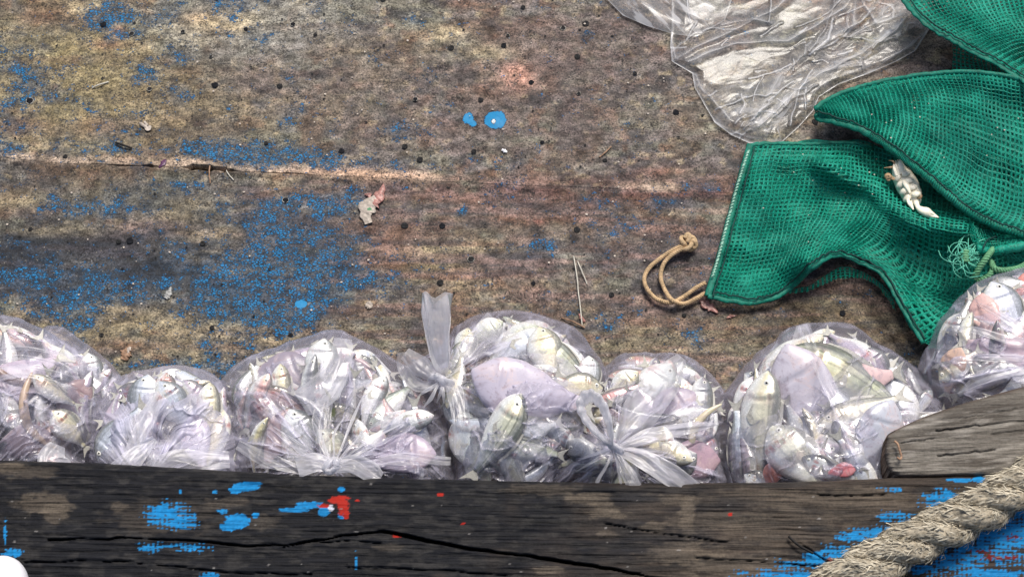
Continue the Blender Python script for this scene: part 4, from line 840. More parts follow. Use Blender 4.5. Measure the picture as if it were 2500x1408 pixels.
# bag with the upright tied neck
D = Bag([(1000, 900), (1060, 860), (1100, 815), (1165, 778), (1235, 768), (1310, 780), (1390, 805), (1440, 850), (1472, 905), (1478, 970), (1450, 1040), (1400, 1110), (1360, 1165), (1340, 1225), (1230, 1240), (1125, 1225), (1112, 1150), (1098, 1060), (1060, 980)], (1270, 1000), .06, .118, 81)
rD = bag_root(D, 'fish bag whose tied neck sticks up like a tail, middle of the row')
for q in [(1240, 810, 30, 80, 30, .010), (1340, 860, -70, 50, 36, .012), (1410, 850, -40, 60, 26, .008), (1290, 960, -20, 110, 62, .010), (1215, 1072, 62, 70, 30, .012), (1305, 1050, 0, 40, 36, .008), (1155, 1100, 80, 50, 34, .008), (1300, 1125, 0, 50, 30, .008)]: D.bumps.append((q[0], q[1], math.radians(-q[2]), q[3], q[4], q[5]))
D.fish(1235, 815, 30, 230, 'scad', BLU, 'large bluish white fish along the top of the upright neck bag', inset=.008)
D.fish(1120, 835, 70, 110, 'pony', CRM, 'small cream fish just right of the upright neck', inset=.010)
D.fish(1340, 868, 110, 165, 'pony', (.80, .74, .52), 'white and yellow fish near the top right of the upright neck bag', inset=.004)
D.fish(1415, 858, 140, 200, 'striped', OLV, 'dark striped olive fish along the right shoulder of the upright neck bag', inset=.008)
D.fish(1300, 962, 165, 290, 'slab', (.48, .44, .52), 'very large smooth lavender fish across the middle of the upright neck bag', inset=.022)
D.fish(1190, 950, 190, 150, 'striped', OLV, 'olive fish with a pale belly left of the large lavender one', inset=.010)
D.fish(1216, 1072, 60, 225, 'striped', (.66, .66, .50), 'speckled silver fish standing nose up at the front of the upright neck bag', inset=.003)
D.fish(1303, 1052, 200, 140, 'pony', WHT, 'clean white triangular fish under the large lavender one', inset=.006)
D.fish(1310, 1122, 170, 165, 'striped', OLV, 'striped olive fish facing left with a white eye, low in the upright neck bag', inset=.005)
D.fish(1152, 1100, 95, 190, 'pony', (.70, .74, .72), 'pale oval fish with an orange mark at the lower left of the upright neck bag', inset=.008)
D.fish(1252, 1170, 115, 140, 'scad', (.78, .76, .60), 'pale yellow fish squeezed low between two striped fish', inset=.004)
D.fish(1440, 925, 100, 110, 'pony', WHT, 'small white fish at the right rim of the upright neck bag', inset=.010)
D.fish(1405, 930, 165, 150, 'slim', BRN, 'thin brown fish at the right of the large lavender one', inset=.006)
D.fish(1080, 960, 100, 120, 'scad', CRM, 'cream fish just under the knot of the upright neck bag', inset=.010)
D.fillers(34, [SIL, BLU, OLV, CRM, MAU], 'the upright neck bag', 'fish deep in the upright neck bag', 9)
D.film(rD, (1078, 925, .075), .8, [([(1090, 900), (1200, 860), (1330, 800)], 7, .004, .4), ([(1110, 960), (1120, 1080), (1125, 1170)], 8, .004, .35), ([(1320, 960), (1450, 900)], 10, .002, .3), ([(1340, 1180), (1420, 1060), (1470, 960)], 6, .003, .4), ([(1130, 880), (1160, 800)], 8, .003, .4)], .08)
# flared neck: an open tube of film
n = 40; sp = spline([(1080, 930, .135), (1076, 880, .165), (1068, 810, .195), (1066, 760, .212), (1067, 716, .222)], n); wd = np.interp(np.linspace(0, 1, n), [0, .12, .3, .6, 1], [9, 15, 26, 33, 39])
an = np.linspace(0, 2 * math.pi, 60, endpoint=False); rows = []
for i in range(n):
    jag = (20 * np.maximum(0, 1 - np.abs(np.cos(an) + .1) * 1.6) + 5 * np.sin(an) + 6 * (vnoise(an * 3, an * 0, 4) - .5)) * max(0, (i - 30) / 10.0)
    rip = 1 + .16 * (facet(an * 2.4 + i / 60.0, an * 0 + i / 14.0, 6) - .5) * 2
    rows.append(P(sp[i, 0] + wd[i] * rip * np.cos(an), sp[i, 1] + jag + 0 * an, sp[i, 2] + wd[i] * S * .33 * rip * np.sin(an)))
me = grid_mesh('bag_neck', np.array(rows), closed=True); set_attr(me, 'milk', np.clip(.42 + .35 * (fbm(np.tile(an * 4, n), np.repeat(np.arange(n) / 16.0, 60), 3, 8) - .3), 0, 1)); link('bag_neck', me, M['film_flap'], rD)
flap(rD, [(1078, 930, .150), (1030, 895, .160), (988, 862, .152)], [10, 26, 16], seed=41, milk=.45, curl=-.008)
flap(rD, [(1075, 940, .146), (1020, 940, .146), (985, 900, .130), (980, 860, .140)], [8, 16, 14, 10], seed=42, milk=.3)
flap(rD, [(1090, 915, .150), (1112, 960, .158), (1128, 1040, .160), (1120, 1110, .150)], [8, 22, 22, 12], seed=43, milk=.25)
flap(rD, [(1095, 905, .150), (1150, 850, .150), (1215, 785, .125)], [8, 30, 34], seed=44, milk=.15)
pleats(rD, 1078, 928, .150, 8, 8, 90, 45, 200, 400, .01)
knot_mesh(rD, 1078, 928, .152, 16, 2)

# bag with the looped knot
E = Bag([(1452, 960), (1470, 905), (1520, 872), (1590, 860), (1660, 864), (1710, 890), (1750, 935), (1775, 990), (1782, 1060), (1772, 1130), (1765, 1200), (1640, 1235), (1460, 1235), (1325, 1225), (1330, 1160), (1350, 1110), (1400, 1060), (1440, 1010)], (1565, 1060), .05, .102, 91)
rE = bag_root(E, 'fish bag whose knot has one standing loop of film')
for q in [(1392, 1145, 20, 50, 28, .010), (1590, 950, 60, 50, 28, .006), (1690, 1060, 80, 50, 16, .006)]: E.bumps.append((q[0], q[1], math.radians(-q[2]), q[3], q[4], q[5]))
E.fish(1394, 1140, 12, 150, 'scad', (.72, .72, .58), 'yellowish fish facing right with a dark eye, lower left of the looped knot', inset=.003)
E.fish(1510, 945, 200, 120, 'scad', (.70, .40, .40), 'pink fish with red gills at the upper left of the looped knot bag', inset=.007)
E.fish(1590, 960, 60, 200, 'pony', (.70, .73, .70), 'pale greenish fish behind the tall fold of the looped knot bag', inset=.012)
E.fish(1650, 885, 330, 170, 'striped', (.66, .66, .42), 'yellow green fish along the top of the looped knot bag', inset=.008)
E.fish(1690, 1065, 80, 170, 'eel', (.60, .54, .36), 'cream eel curving down at the right of the looped knot bag', inset=.004)
E.fish(1620, 1010, 30, 190, 'slab', (.38, .33, .40), 'dark mauve fish right of the looped knot', inset=.020)
E.fish(1720, 1000, 100, 170, 'scad', GRY, 'grey fish along the right rim of the looped knot bag', inset=.010)
E.fish(1670, 1130, 10, 190, 'slab', (.44, .30, .36), 'purple brown fish at the lower right of the looped knot bag', inset=.016)
E.fish(1530, 1160, 250, 150, 'scad', (.72, .70, .45), 'yellowish fish pointing down just below the looped knot', inset=.008)
E.fish(1690, 955, 210, 150, 'scad', CRM, 'cream fish at the upper right of the looped knot bag', inset=.010)
E.fish(1600, 1090, 350, 180, 'scad', CRM, 'cream fish under the pleats right of the looped knot', inset=.010)
E.fillers(34, [SIL, MAU, GRY, CRM, PNK], 'the looped knot bag', 'fish deep in the looped knot bag', 10)
E.film(rE, (1500, 1092, .110), 1.0, [([(1500, 1092), (1600, 1050), (1770, 1030)], 6, .005, .5), ([(1500, 1092), (1640, 1120), (1770, 1170)], 7, .005, .5), ([(1500, 1092), (1400, 1130), (1330, 1190)], 6, .004, .4), ([(1520, 1080), (1620, 960), (1700, 900)], 6, .004, .35), ([(1480, 1080), (1460, 960)], 6, .003, .3), ([(1520, 1110), (1530, 1200)], 6, .004, .3), ([(1460, 1110), (1400, 1200)], 5, .004, .3)], .10, 420, 130)
mb = MB(); lp = spline([(1500, 1088, .178), (1462, 1060, .196), (1428, 1020, .206), (1418, 985, .212), (1440, 966, .214), (1468, 985, .214), (1486, 1030, .208), (1494, 1085, .184)], 60)
pts = P3(lp); mb.tube(pts, np.interp(np.linspace(0, 1, 60), [0, .2, .5, .8, 1], [.006, .014, .018, .015, .006]) * (1 + .12 * np.sin(np.arange(60) * 1.3)), 12, True, .30, (0.8, 0.4, 0.2))
me = mb.mesh('film_loop'); set_attr(me, 'milk', .45 + .4 * vnoise(np.arange(len(me.vertices)) % 12 * .9, np.arange(len(me.vertices)) / 80.0, 3)); link('film_loop', me, M['film_flap'], rE)
flap(rE, [(1508, 1080, .176), (1560, 1010, .178), (1620, 930, .165), (1665, 872, .135)], [8, 46, 44, 14], seed=51, milk=.3, curl=-.012)
flap(rE, [(1505, 1098, .180), (1570, 1120, .184), (1640, 1160, .180), (1700, 1195, .172)], [8, 24, 28, 18], seed=52, milk=.5)
flap(rE, [(1505, 1095, .178), (1580, 1065, .178), (1680, 1045, .165), (1755, 1035, .135)], [6, 20, 14, 3], seed=53, milk=.35)
flap(rE, [(1498, 1100, .176), (1450, 1090, .168), (1390, 1080, .140)], [8, 26, 30], seed=54, milk=.15)
flap(rE, [(1502, 1105, .178), (1530, 1150, .180), (1550, 1190, .176)], [6, 16, 18], seed=55, milk=.3)
pleats(rE, 1500, 1092, .176, 9, 8, 170, 56, 180, 420, .03)
knot_mesh(rE, 1498, 1090, .182, 14, 3)

# bag with the long seam
F = Bag([(1752, 1060), (1772, 985), (1790, 930), (1850, 868), (1920, 812), (1965, 790), (2030, 796), (2090, 806), (2150, 842), (2220, 890), (2290, 945), (2335, 990), (2330, 1060), (2290, 1150), (2180, 1225), (1960, 1240), (1800, 1235), (1765, 1150)], (2030, 1030), .055, .112, 95)
rF = bag_root(F, 'clear bulging fish bag with a long seam down its front, beside the grey plank')
for q in [(2110, 855, -32, 130, 34, .012), (1850, 1050, 80, 90, 36, .012), (1925, 1120, -40, 60, 46, .014), (1955, 1075, -30, 70, 22, .008), (2190, 965, 80, 50, 40, .012), (2110, 1000, 10, 70, 36, .010), (1990, 1000, -50, 90, 50, .010), (2100, 925, 0, 70, 30, .008), (1788, 1080, 90, 70, 22, .006)]: F.bumps.append((q[0], q[1], math.radians(-q[2]), q[3], q[4], q[5]))
F.fish(2120, 862, 150, 420, 'striped', (.64, .66, .46), 'largest striped yellow green fish along the top of the seamed bag', inset=.016)
F.fish(1880, 915, 50, 240, 'scad', CRM, 'long cream fish at the upper left of the seamed bag', inset=.010)
F.fish(2100, 930, 185, 210, 'slab', (.66, .47, .46), 'smooth pink fish right of the seam in the seamed bag', inset=.012)
F.fish(2190, 965, 290, 180, 'pony', (.66, .70, .76), 'bluish silver fish with a pale ringed eye at the right of the seamed bag', inset=.004)
F.fish(2110, 1005, 190, 220, 'scad', (.80, .76, .62), 'plump cream fish right of the seam, below the pink one', inset=.010)
F.fish(1985, 990, 120, 300, 'slab', (.50, .47, .53), 'large smooth lavender fish left of the seam in the seamed bag', inset=.024)
F.fish(1852, 1050, 85, 270, 'scad', (.78, .74, .56), 'big cream fish belly out with a red streak at the left of the seamed bag', inset=.007)
F.fish(1955, 1072, 325, 200, 'slim', WHT, 'slim white fish lying above the staring fish face', inset=.005)
F.fish(1945, 1135, 128, 210, 'pony', (.78, .78, .64), 'staring silver fish with big black eye and black spot in the seamed bag', inset=.000)
F.fish(2030, 1150, 160, 140, 'scad', SIL, 'small fish with a white ringed eye right of the staring fish', inset=.005)
F.fish(2050, 1175, 170, 130, 'pony', GRY, 'dark fish with a bright eye at the beam edge under the pink scrap', inset=.002)
F.fish(2095, 1140, 300, 180, 'scad', BLU, 'bluish fish with a white eye at the lower right of the seamed bag', inset=.006)
F.fish(2050, 1148, 10, 70, 'slab', (.62, .20, .22), 'raw red pink fish scrap between two fish eyes low in the seamed bag', inset=-.004)
F.fish(1788, 1085, 275, 200, 'scad', (.68, .74, .78), 'narrow bluish white fish along the left rim of the seamed bag', inset=.008)
F.fish(1825, 1110, 280, 170, 'slim', (.48, .38, .40), 'thin purplish fish beside the cream one at the left of the seamed bag', inset=.010)
F.fish(2140, 1090, 80, 220, 'slab', (.46, .48, .54), 'grey fish standing upright against the grey plank end', inset=.012)
F.fish(1880, 1165, 60, 90, 'slab', (.56, .22, .18), 'raw red fish scrap left of the staring fish', inset=.004)
F.fish(1865, 1185, 150, 100, 'pony', SIL, 'small fish with a wet eye at the beam edge below the red scrap', inset=.004)
F.fish(2060, 1060, 300, 170, 'scad', GRY, 'dusky fish just right of the seam foot', inset=.018)
F.fillers(40, [SIL, BLU, CRM, GRY, MAU], 'the seamed bag', 'fish deep in the seamed bag', 11)
F.film(rF, None, .5, [([(1950, 800), (1990, 900), (2030, 990), (2070, 1080), (2110, 1170)], 5, .004, .55), ([(1968, 795), (2010, 880), (2060, 985)], 4, .003, .5), ([(1965, 795), (1850, 880), (1785, 960)], 10, .003, .4), ([(2100, 1060), (2150, 1040), (2180, 1030)], 14, .003, .4), ([(2000, 830), (2030, 890)], 5, .002, .3), ([(2040, 820), (2200, 900), (2320, 985)], 7, .003, .25)], .07, 420, 130)
flap(rF, [(1963, 790, .135), (1985, 860, .158), (2015, 930, .172), (2045, 985, .176)], [13, 13, 13, 15], 'seam_strip', 'film_flap', .004, 61, .15, 13)
flap(rF, [(1950, 795, .110), (1945, 850, .138), (1950, 900, .150)], [5, 16, 10], seed=62, milk=.25)

# rightmost bag
G = Bag([(2252, 900), (2268, 830), (2310, 760), (2370, 705), (2440, 672), (2520, 652), (2640, 660), (2740, 730), (2780, 850), (2740, 980), (2620, 1060), (2450, 1070), (2330, 1020), (2285, 960)], (2500, 870), .055, .115, 99)
rG = bag_root(G, 'bag of pinkish fish behind the grey plank, cut off by the right edge')
for q in [(2340, 840, 85, 60, 22, .008), (2430, 740, 60, 60, 34, .010), (2290, 920, 90, 40, 20, .008), (2390, 780, 90, 50, 24, .008)]: G.bumps.append((q[0], q[1], math.radians(-q[2]), q[3], q[4], q[5]))
G.fish(2340, 850, 92, 190, 'slim', (.76, .74, .58), 'slender cream fish standing upright in the right edge bag', inset=.006)
G.fish(2392, 785, 100, 170, 'slab', (.66, .42, .38), 'salmon pink fish near the top left of the right edge bag', inset=.010)
G.fish(2445, 745, 120, 210, 'pony', (.70, .72, .80), 'pale blue white fish at the top of the right edge bag', inset=.006)
G.fish(2292, 915, 80, 130, 'slab', (.70, .48, .36), 'peach coloured fish at the lower left of the right edge bag', inset=.006)
G.fish(2500, 690, 20, 120, 'slab', (.66, .26, .22), 'red pink fish at the top right of the right edge bag', inset=.008)
G.fish(2440, 860, 340, 200, 'slab', (.40, .30, .36), 'dark purple fish in the middle of the right edge bag', inset=.018)
G.fish(2430, 815, 330, 170, 'scad', (.70, .45, .38), 'pinkish fish across the middle of the right edge bag', inset=.010)
G.fish(2400, 930, 25, 170, 'scad', SIL, 'silver fish low in the right edge bag', inset=.010)
G.fish(2490, 950, 20, 150, 'pony', WHT, 'white fish just above the grey plank in the right edge bag', inset=.006)
G.fish(2300, 830, 60, 150, 'scad', GRY, 'grey fish along the left rim of the right edge bag', inset=.012)
G.fillers(28, [MAU, PNK, SIL, GRY, CRM], 'the right edge bag', 'fish deep in the right edge bag', 12)
G.film(rG, (2640, 900, .10), .8, [([(2310, 740), (2420, 790), (2520, 830)], 6, .004, .6), ([(2290, 870), (2400, 870), (2520, 870)], 5, .003, .5), ([(2300, 940), (2400, 915), (2520, 890)], 6, .004, .6), ([(2360, 960), (2440, 925), (2520, 910)], 9, .004, .7), ([(2430, 680), (2470, 780), (2500, 830)], 7, .003, .5), ([(2262, 850), (2275, 960), (2320, 1010)], 5, .003, .5)], .12)
for k, (a, b) in enumerate([((2290, 790), (2470, 830)), ((2300, 880), (2480, 875)), ((2320, 960), (2490, 905)), ((2350, 730), (2500, 800))]):
    flap(rG, [(b[0] + 60, b[1], .160), (b[0], b[1], .165), ((a[0] + b[0]) / 2, (a[1] + b[1]) / 2 - 5, .160), (a[0] + 14, a[1], .125)], [6, 11, 8, 2], 'pleat', seed=70 + k, milk=.3, nv=9)

# ------------------------------------------------------------------ clear plastic sheet, top right
def polar_sheet(outline, c, zf, nph, nr, name, mat, parent, milkf):
    p = np.asarray(outline, float); p = np.vstack([p, p[:1]]); d = np.concatenate([np.linspace(a, b, 30, endpoint=False) for a, b in zip(p[:-1], p[1:])])
    ph = np.arctan2(d[:, 1] - c[1], d[:, 0] - c[0]); r = np.hypot(d[:, 0] - c[0], d[:, 1] - c[1]); o = np.argsort(ph)
    a = np.linspace(-math.pi, math.pi, nph, endpoint=False); RR, A_ = np.meshgrid(np.linspace(.003, 1, nr), a, indexing='ij'); RO = np.interp(A_, ph[o], r[o], period=2 * math.pi)
    px = c[0] + RR * RO * np.cos(A_); py = c[1] + RR * RO * np.sin(A_); z, mk = zf(px, py, RR)
    me = grid_mesh(name, P(px, py, z), closed=True); set_attr(me, 'milk', np.clip(mk, 0, 1)); return link(name, me, M[mat], parent)
rS = empty('plastic_sheet', P(1900., 150., 0.), 'crumpled empty clear plastic bag lying flat beside the green net sacks', 'plastic bag')
SH_FOLD = [([(1655, 140), (1760, 90), (1900, 20), (1960, -40)], 10, .020, .5), ([(1680, 150), (1800, 110), (1920, 100), (2060, 20), (2100, -40)], 12, .022, .55), ([(1840, 290), (1900, 190), (1990, 110), (2080, 60), (2090, 0)], 16, .022, .5), ([(1850, 310), (1960, 210), (2100, 130), (2200, 60)], 12, .018, .5), ([(1740, 300), (1830, 340), (1900, 345)], 10, .010, .5), ([(1690, 190), (1780, 290)], 10, .010, .4), ([(1990, 250), (2130, 175), (2260, 80)], 9, .014, .5), ([(1640, 150), (1700, 180), (1720, 230)], 8, .012, .5), ([(1640, 0), (1640, 90), (1650, 140)], 7, .016, .5), ([(2100, 0), (2140, 60), (2200, 40)], 10, .016, .6), ([(1760, 60), (1830, 50), (1880, 60)], 8, .014, .4)]
def sheet_z(px, py, RR):
    wx = px + 30 * (fbm(px / 60.0, py / 60.0, 2, 501) - .5); wy = py + 30 * (fbm(px / 60.0, py / 60.0, 2, 502) - .5)
    u = (wx * .8 - wy * .55); v = (wx * .55 + wy * .8)
    act = sstep(-260, 140, u - v * .1 - 1150) * .7 + .3
    act = .15 + .85 * np.exp(-(poly_dist(px, py, [(1820, 330), (1960, 200), (2100, 95), (2230, 50)]) / 85.0) ** 2)
    rg = np.random.default_rng(505); f0 = facet(u / 170.0, v / 80.0, 501); f1 = facet(u / 80.0, v / 44.0, 502)
    z = .003 + .006 * f0 + .005 * f1 + .0016 * facet(u / 38.0, v / 22.0, 516) + act * (.0030 * facet(u / 30.0, v / 17.0, 513) + .0014 * facet(u / 14.0, v / 9.0, 514)); big = sstep(.40, .60, fbm(u / 150.0, v / 60.0, 3, 510)); mk = .02 + act * (.03 + .12 * big + .30 * big * sstep(.5, .7, fbm(u / 30.0, v / 9.0, 4, 515)))
    jx = px + 9 * (fbm(px / 26.0, py / 26.0, 2, 511) - .5); jy = py + 9 * (fbm(px / 26.0, py / 26.0, 2, 512) - .5)
    for q in range(170):
        cx, cy = rg.uniform(1640, 2270), rg.uniform(-60, 350); big_ = rg.random() < .3
        L = rg.uniform(70, 190) if big_ else rg.uniform(18, 70); an_ = math.radians(-38 + rg.normal() * (22 if big_ else 40))
        if float(poly_dist(np.array([cx]), np.array([cy]), [(1820, 330), (1960, 200), (2100, 95), (2230, 50)])[0]) > 80 and rg.random() < .72: continue
        dx, dy = math.cos(an_) * L / 2, math.sin(an_) * L / 2; bx, by = rg.normal() * L * .10, rg.normal() * L * .10
        d = poly_dist(jx, jy, [(cx - dx, cy - dy), (cx + bx, cy + by), (cx + dx, cy + dy)]); wd_ = rg.uniform(4, 9) if big_ else rg.uniform(2.5, 5)
        z = z + (rg.uniform(.002, .005) if big_ else rg.uniform(.0008, .002)) * np.maximum(1 - d / wd_, 0)
        mk = np.maximum(mk, rg.uniform(.2, .75) * np.exp(-(d / rg.uniform(1.2, 2.6)) ** 2))
    for pts, wd, a, m_ in SH_FOLD: 
        pd = poly_dist(px + .4 * (wx - px), py + .4 * (wy - py), pts); z = z + a * .38 * np.exp(-pd / wd); mk = mk + m_ * np.exp(-pd / (wd * .4)) * .8 * (.4 + vnoise(px / 30.0, py / 30.0, 509))
    e = sstep(.86, 1, RR); z = z * (1 - .75 * e) + .003; mk = mk + .30 * sstep(.975, .992, RR)
    return z, mk
polar_sheet([(1640, 150), (1690, 180), (1696, 215), (1745, 300), (1785, 330), (1830, 350), (1905, 351), (1950, 310), (1985, 272), (2000, 236), (2050, 205), (2120, 180), (2190, 150), (2235, 125), (2270, 70), (2230, 20), (2190, -20), (2130, -110), (1950, -170), (1760, -140), (1640, -60), (1640, 60), (1636, 110)], (1900, 130), sheet_z, 760, 200, 'clear_film', 'sheet', rS, None)
def sheet2_z(px, py, RR):
    r1 = facet((px + py) / 110.0, (px - py) / 60.0, 511); r2 = facet(px / 40.0, py / 30.0, 512); return .006 + (.016 * r1 + .006 * r2) * (1 - RR ** 3), .16 + .4 * sstep(.5, .75, fbm((px + py) / 60.0, (px - py) / 14.0, 3, 513)) + .25 * sstep(.97, .99, RR)
polar_sheet([(1478, -5), (1520, 38), (1580, 64), (1645, 84), (1700, 90), (1770, 50), (1800, -40), (1700, -120), (1560, -110), (1470, -60)], (1640, -10), sheet2_z, 300, 80, 'film_corner', 'sheet', rS, None)

# ------------------------------------------------------------------ green net sacks
def lattice(rows, nu, nv):
    L = np.asarray(rows, float); nr, nc, _ = L.shape
    Rr = np.array([spline(L[i], nu) for i in range(nr)])              # nr, nu, 2
    return np.stack([spline(Rr[:, j], nv) for j in range(nu)], 1)     # nv, nu, 2
def net_mesh(name, X, wfrac=.2, th=.0009):
    """square netting: every cell is a rim of thread round an open hole, with real thickness"""
    nv, nu, _ = X.shape
    a, b, c, d = X[:-1, :-1], X[:-1, 1:], X[1:, 1:], X[1:, :-1]; m = (a + b + c + d) / 4
    k = 1 - 2 * wfrac
    dx = np.gradient(X, axis=1); dy = np.gradient(X, axis=0); n = np.cross(dx, dy); n /= np.linalg.norm(n, axis=-1, keepdims=True) + 1e-12
    n *= np.sign(n[..., 2:3] + 1e-9)
    top = X + n * th; N = nv * nu; cells = (nv - 1) * (nu - 1)
    inn = np.stack([m + (q - m) * k for q in (a, b, c, d)], 2).reshape(-1, 3)     # 4 per cell
    V = np.concatenate([top.reshape(-1, 3), inn])
    i = np.arange(nv - 1)[:, None] * nu + np.arange(nu - 1)[None]; i = i.ravel(); A_, B_, C_, D_ = i, i + 1, i + nu + 1, i + nu
    q = N + 4 * np.arange(cells)
    f = np.concatenate([np.stack([A_, B_, q + 1, q], 1), np.stack([B_, C_, q + 2, q + 1], 1), np.stack([C_, D_, q + 3, q + 2], 1), np.stack([D_, A_, q, q + 3], 1)])
    return raw_mesh(name, V, f, False)
def jitter(px, a, seed): return px + a * (np.random.default_rng(seed).random(px.shape) - .5)
def net_part(parent, rows, zf, nu, nv, seed=1, jit=2.3, name='netting', wfrac=.2, wave=7.0):
    L = lattice(rows, nu, nv); px = L[..., 0]; py = L[..., 1]
    px = px + wave * 2 * (fbm(px / 60.0, py / 60.0, 2, seed + 3) - .5); py = py + wave * 2 * (fbm(px / 60.0, py / 60.0, 2, seed + 4) - .5)
    px = jitter(px, jit, seed); py = jitter(py, jit, seed + 1)
    X = P(px, py, zf(px, py)); o = link(name, net_mesh(name, X, wfrac), M['net'], parent); o['kind'] = 'stuff'; return o
def path_tube(parent, name, pts, zf, r, mat, n=120, sides=8, wob=0.0, dz=0.0, flat=1.0):
    p = spline(pts, n); px, py = p[:, 0], p[:, 1]
    if wob: py = py + wob * (vnoise(px / 9.0, py / 9.0, 3) - .5)
    mb = MB(); mb.tube(P(px, py, zf(px, py) + dz), r, sides, True, flat); return mb.build(name, M[mat], parent)
# lower sack
s1 = empty('net_sack', P(2000., 550., 0.), 'green net sack with a tan drawstring, lying lowest beside the crab', 'sack', 'green net sacks')
RG1 = [([(2020, 410), (2120, 452), (2185, 508), (2250, 548), (2350, 560)], 30, .040), ([(1960, 650), (2040, 560), (2130, 545), (2240, 560), (2350, 560)], 50, .030), ([(1980, 640), (2060, 612), (2150, 660), (2200, 740), (2255, 830)], 34, .034), ([(1800, 420), (1900, 520), (1990, 560)], 36, .010), ([(1760, 600), (1860, 610), (1960, 580)], 24, .008), ([(1850, 390), (2000, 400), (2090, 390)], 24, .010)]
def z1(px, py):
    z = .016 + .006 * (fbm(px / 60.0, py / 50.0, 2, 601) - .5) * 2 + 0 * px
    for pts, wd, a in RG1: z = z + a * ridge(px, py, pts, wd)
    return z - .008 * blob(px, py, 2250, 450, 60, 50)
ROW1 = [[(1832, 353), (1950, 351), (2070, 348), (2170, 372), (2290, 420), (2420, 470), (2540, 500)],
        [(1806, 445), (1930, 440), (2055, 442), (2165, 468), (2290, 505), (2420, 525), (2540, 545)],
        [(1780, 540), (1905, 532), (2025, 528), (2150, 532), (2285, 580), (2400, 600), (2540, 590)],
        [(1755, 635), (1880, 630), (1985, 596), (2110, 576), (2262, 700), (2390, 720), (2530, 680)],
        [(1728, 722), (1840, 738), (1945, 688), (2045, 622), (2155, 672), (2255, 838), (2400, 860)]]
net_part(s1, ROW1, z1, 66, 40, 1)
net_part(s1, [[(x + 5, y - 3) for x, y in r] for r in ROW1], lambda a, b: z1(a, b) * .7 - .004, 64, 39, 5, wfrac=.3)
net_part(s1, [[(x + 8, y - 6) for x, y in r] for r in ROW1], lambda a, b: z1(a, b) * .35 + .001, 62, 37, 7, wfrac=.33)
# the slack back wall that shows under the arched lower edge and behind the crab
net_part(s1, [[(1850, 728), (1960, 700), (2060, 655), (2130, 680), (2180, 722)], [(1850, 738), (1960, 712), (2060, 682), (2130, 690), (2190, 760)]], lambda a, b: .008 + 0 * a, 34, 5, 9)
path_tube(s1, 'hem', [(1832, 353), (1806, 445), (1780, 540), (1755, 635), (1728, 722)], z1, .0054, 'hem', 90, 8, 5, .001, .4)
path_tube(s1, 'hem', [(1728, 722), (1780, 734), (1840, 738), (1900, 722), (1945, 688), (1990, 645), (2045, 622), (2100, 640), (2155, 672), (2200, 745), (2255, 838)], z1, .0044, 'hem', 160, 8, 4, .001, .6)
path_tube(s1, 'hem', [(1832, 353), (1890, 350), (1950, 351), (2010, 350), (2070, 348), (2130, 358)], z1, .0032, 'hem', 80, 8, 4, .001, .6)
path_tube(s1, 'seam_thread', [(1842, 362), (1832, 400), (1818, 450), (1792, 545), (1768, 640), (1745, 705), (1742, 722)], z1, .0014, 'dark_thread', 140, 6, 9, .007)
path_tube(s1, 'seam_thread', [(1742, 712), (1790, 724), (1840, 728), (1895, 714), (1940, 680), (1985, 637), (2040, 613), (2100, 630), (2158, 664), (2205, 740), (2258, 826)], z1, .0013, 'dark_thread', 200, 6, 7, .006)
mb = MB()
for k in np.linspace(0.04, .86, 46):
    q = spline([(1830, 358), (1802, 445), (1776, 540), (1751, 635), (1724, 722)], 101)[int(k * 100)]
    a = P(q[0] - 3, q[1] + 3, z1(q[0], q[1]) + .007); b = P(q[0] + 4, q[1] - 4, z1(q[0], q[1]) + .009); mb.tube(np.array([a, (a + b) / 2 + [0, 0, .0015], b]), .0013, 5)
mb.build('stitching', M['stitch'], s1)
# drawstring
def twisted(parent, name, pts, r, mat, pitch=.012, strands=3, n=220, z=None):
    p = P3(spline(pts, n)); d = np.gradient(p, axis=0); L = np.cumsum(np.linalg.norm(d, axis=1)); t = d / np.linalg.norm(d, axis=1, keepdims=True)
    a = np.cross(t, [0, 0, 1.0]); a /= np.linalg.norm(a, axis=1, keepdims=True) + 1e-9; b = np.cross(t, a); mb = MB()
    for k in range(strands):
        ph = L / pitch * 2 * math.pi + k * 2 * math.pi / strands
        mb.tube(p + r * .64 * (np.cos(ph)[:, None] * a + np.sin(ph)[:, None] * b), r * .50, 6)
    return mb.build(name, M[mat], parent)
ds = twisted(s1, 'drawstring', [(1722, 690, .012), (1700, 702, .010), (1672, 722, .010), (1640, 738, .012), (1604, 730, .010), (1580, 705, .010), (1573, 680, .010), (1584, 655, .010), (1610, 632, .010), (1640, 612, .012), (1668, 598, .016)], .0030, 'cord', .010)
twisted(s1, 'drawstring', [(1722, 715, .012), (1700, 728, .009), (1670, 741, .009), (1642, 733, .017), (1622, 705, .009), (1613, 675, .009), (1620, 645, .009), (1640, 622, .012), (1668, 606, .016)], .0030, 'cord', .010)
mb = MB(); c0 = P(1678., 594., .014); t = np.linspace(0, 2 * math.pi, 70)
mb.tube(c0 + .0085 * np.stack([(1 + .4 * np.cos(3 * t)) * np.cos(2 * t), (1 + .4 * np.cos(3 * t)) * np.sin(2 * t), 0.7 * np.sin(3 * t)], -1), .0036, 8, False)
mb.tube(P3(spline([(1678, 592, .018), (1684, 578, .022), (1678, 572, .022), (1672, 582, .020)], 14)), .0036, 8)
mb.tube(P3(spline([(1682, 592, .016), (1694, 588, .018), (1698, 600, .012), (1690, 606, .010)], 14)), .0040, 8)
mb.build('drawstring_knot', M['cord'], s1)

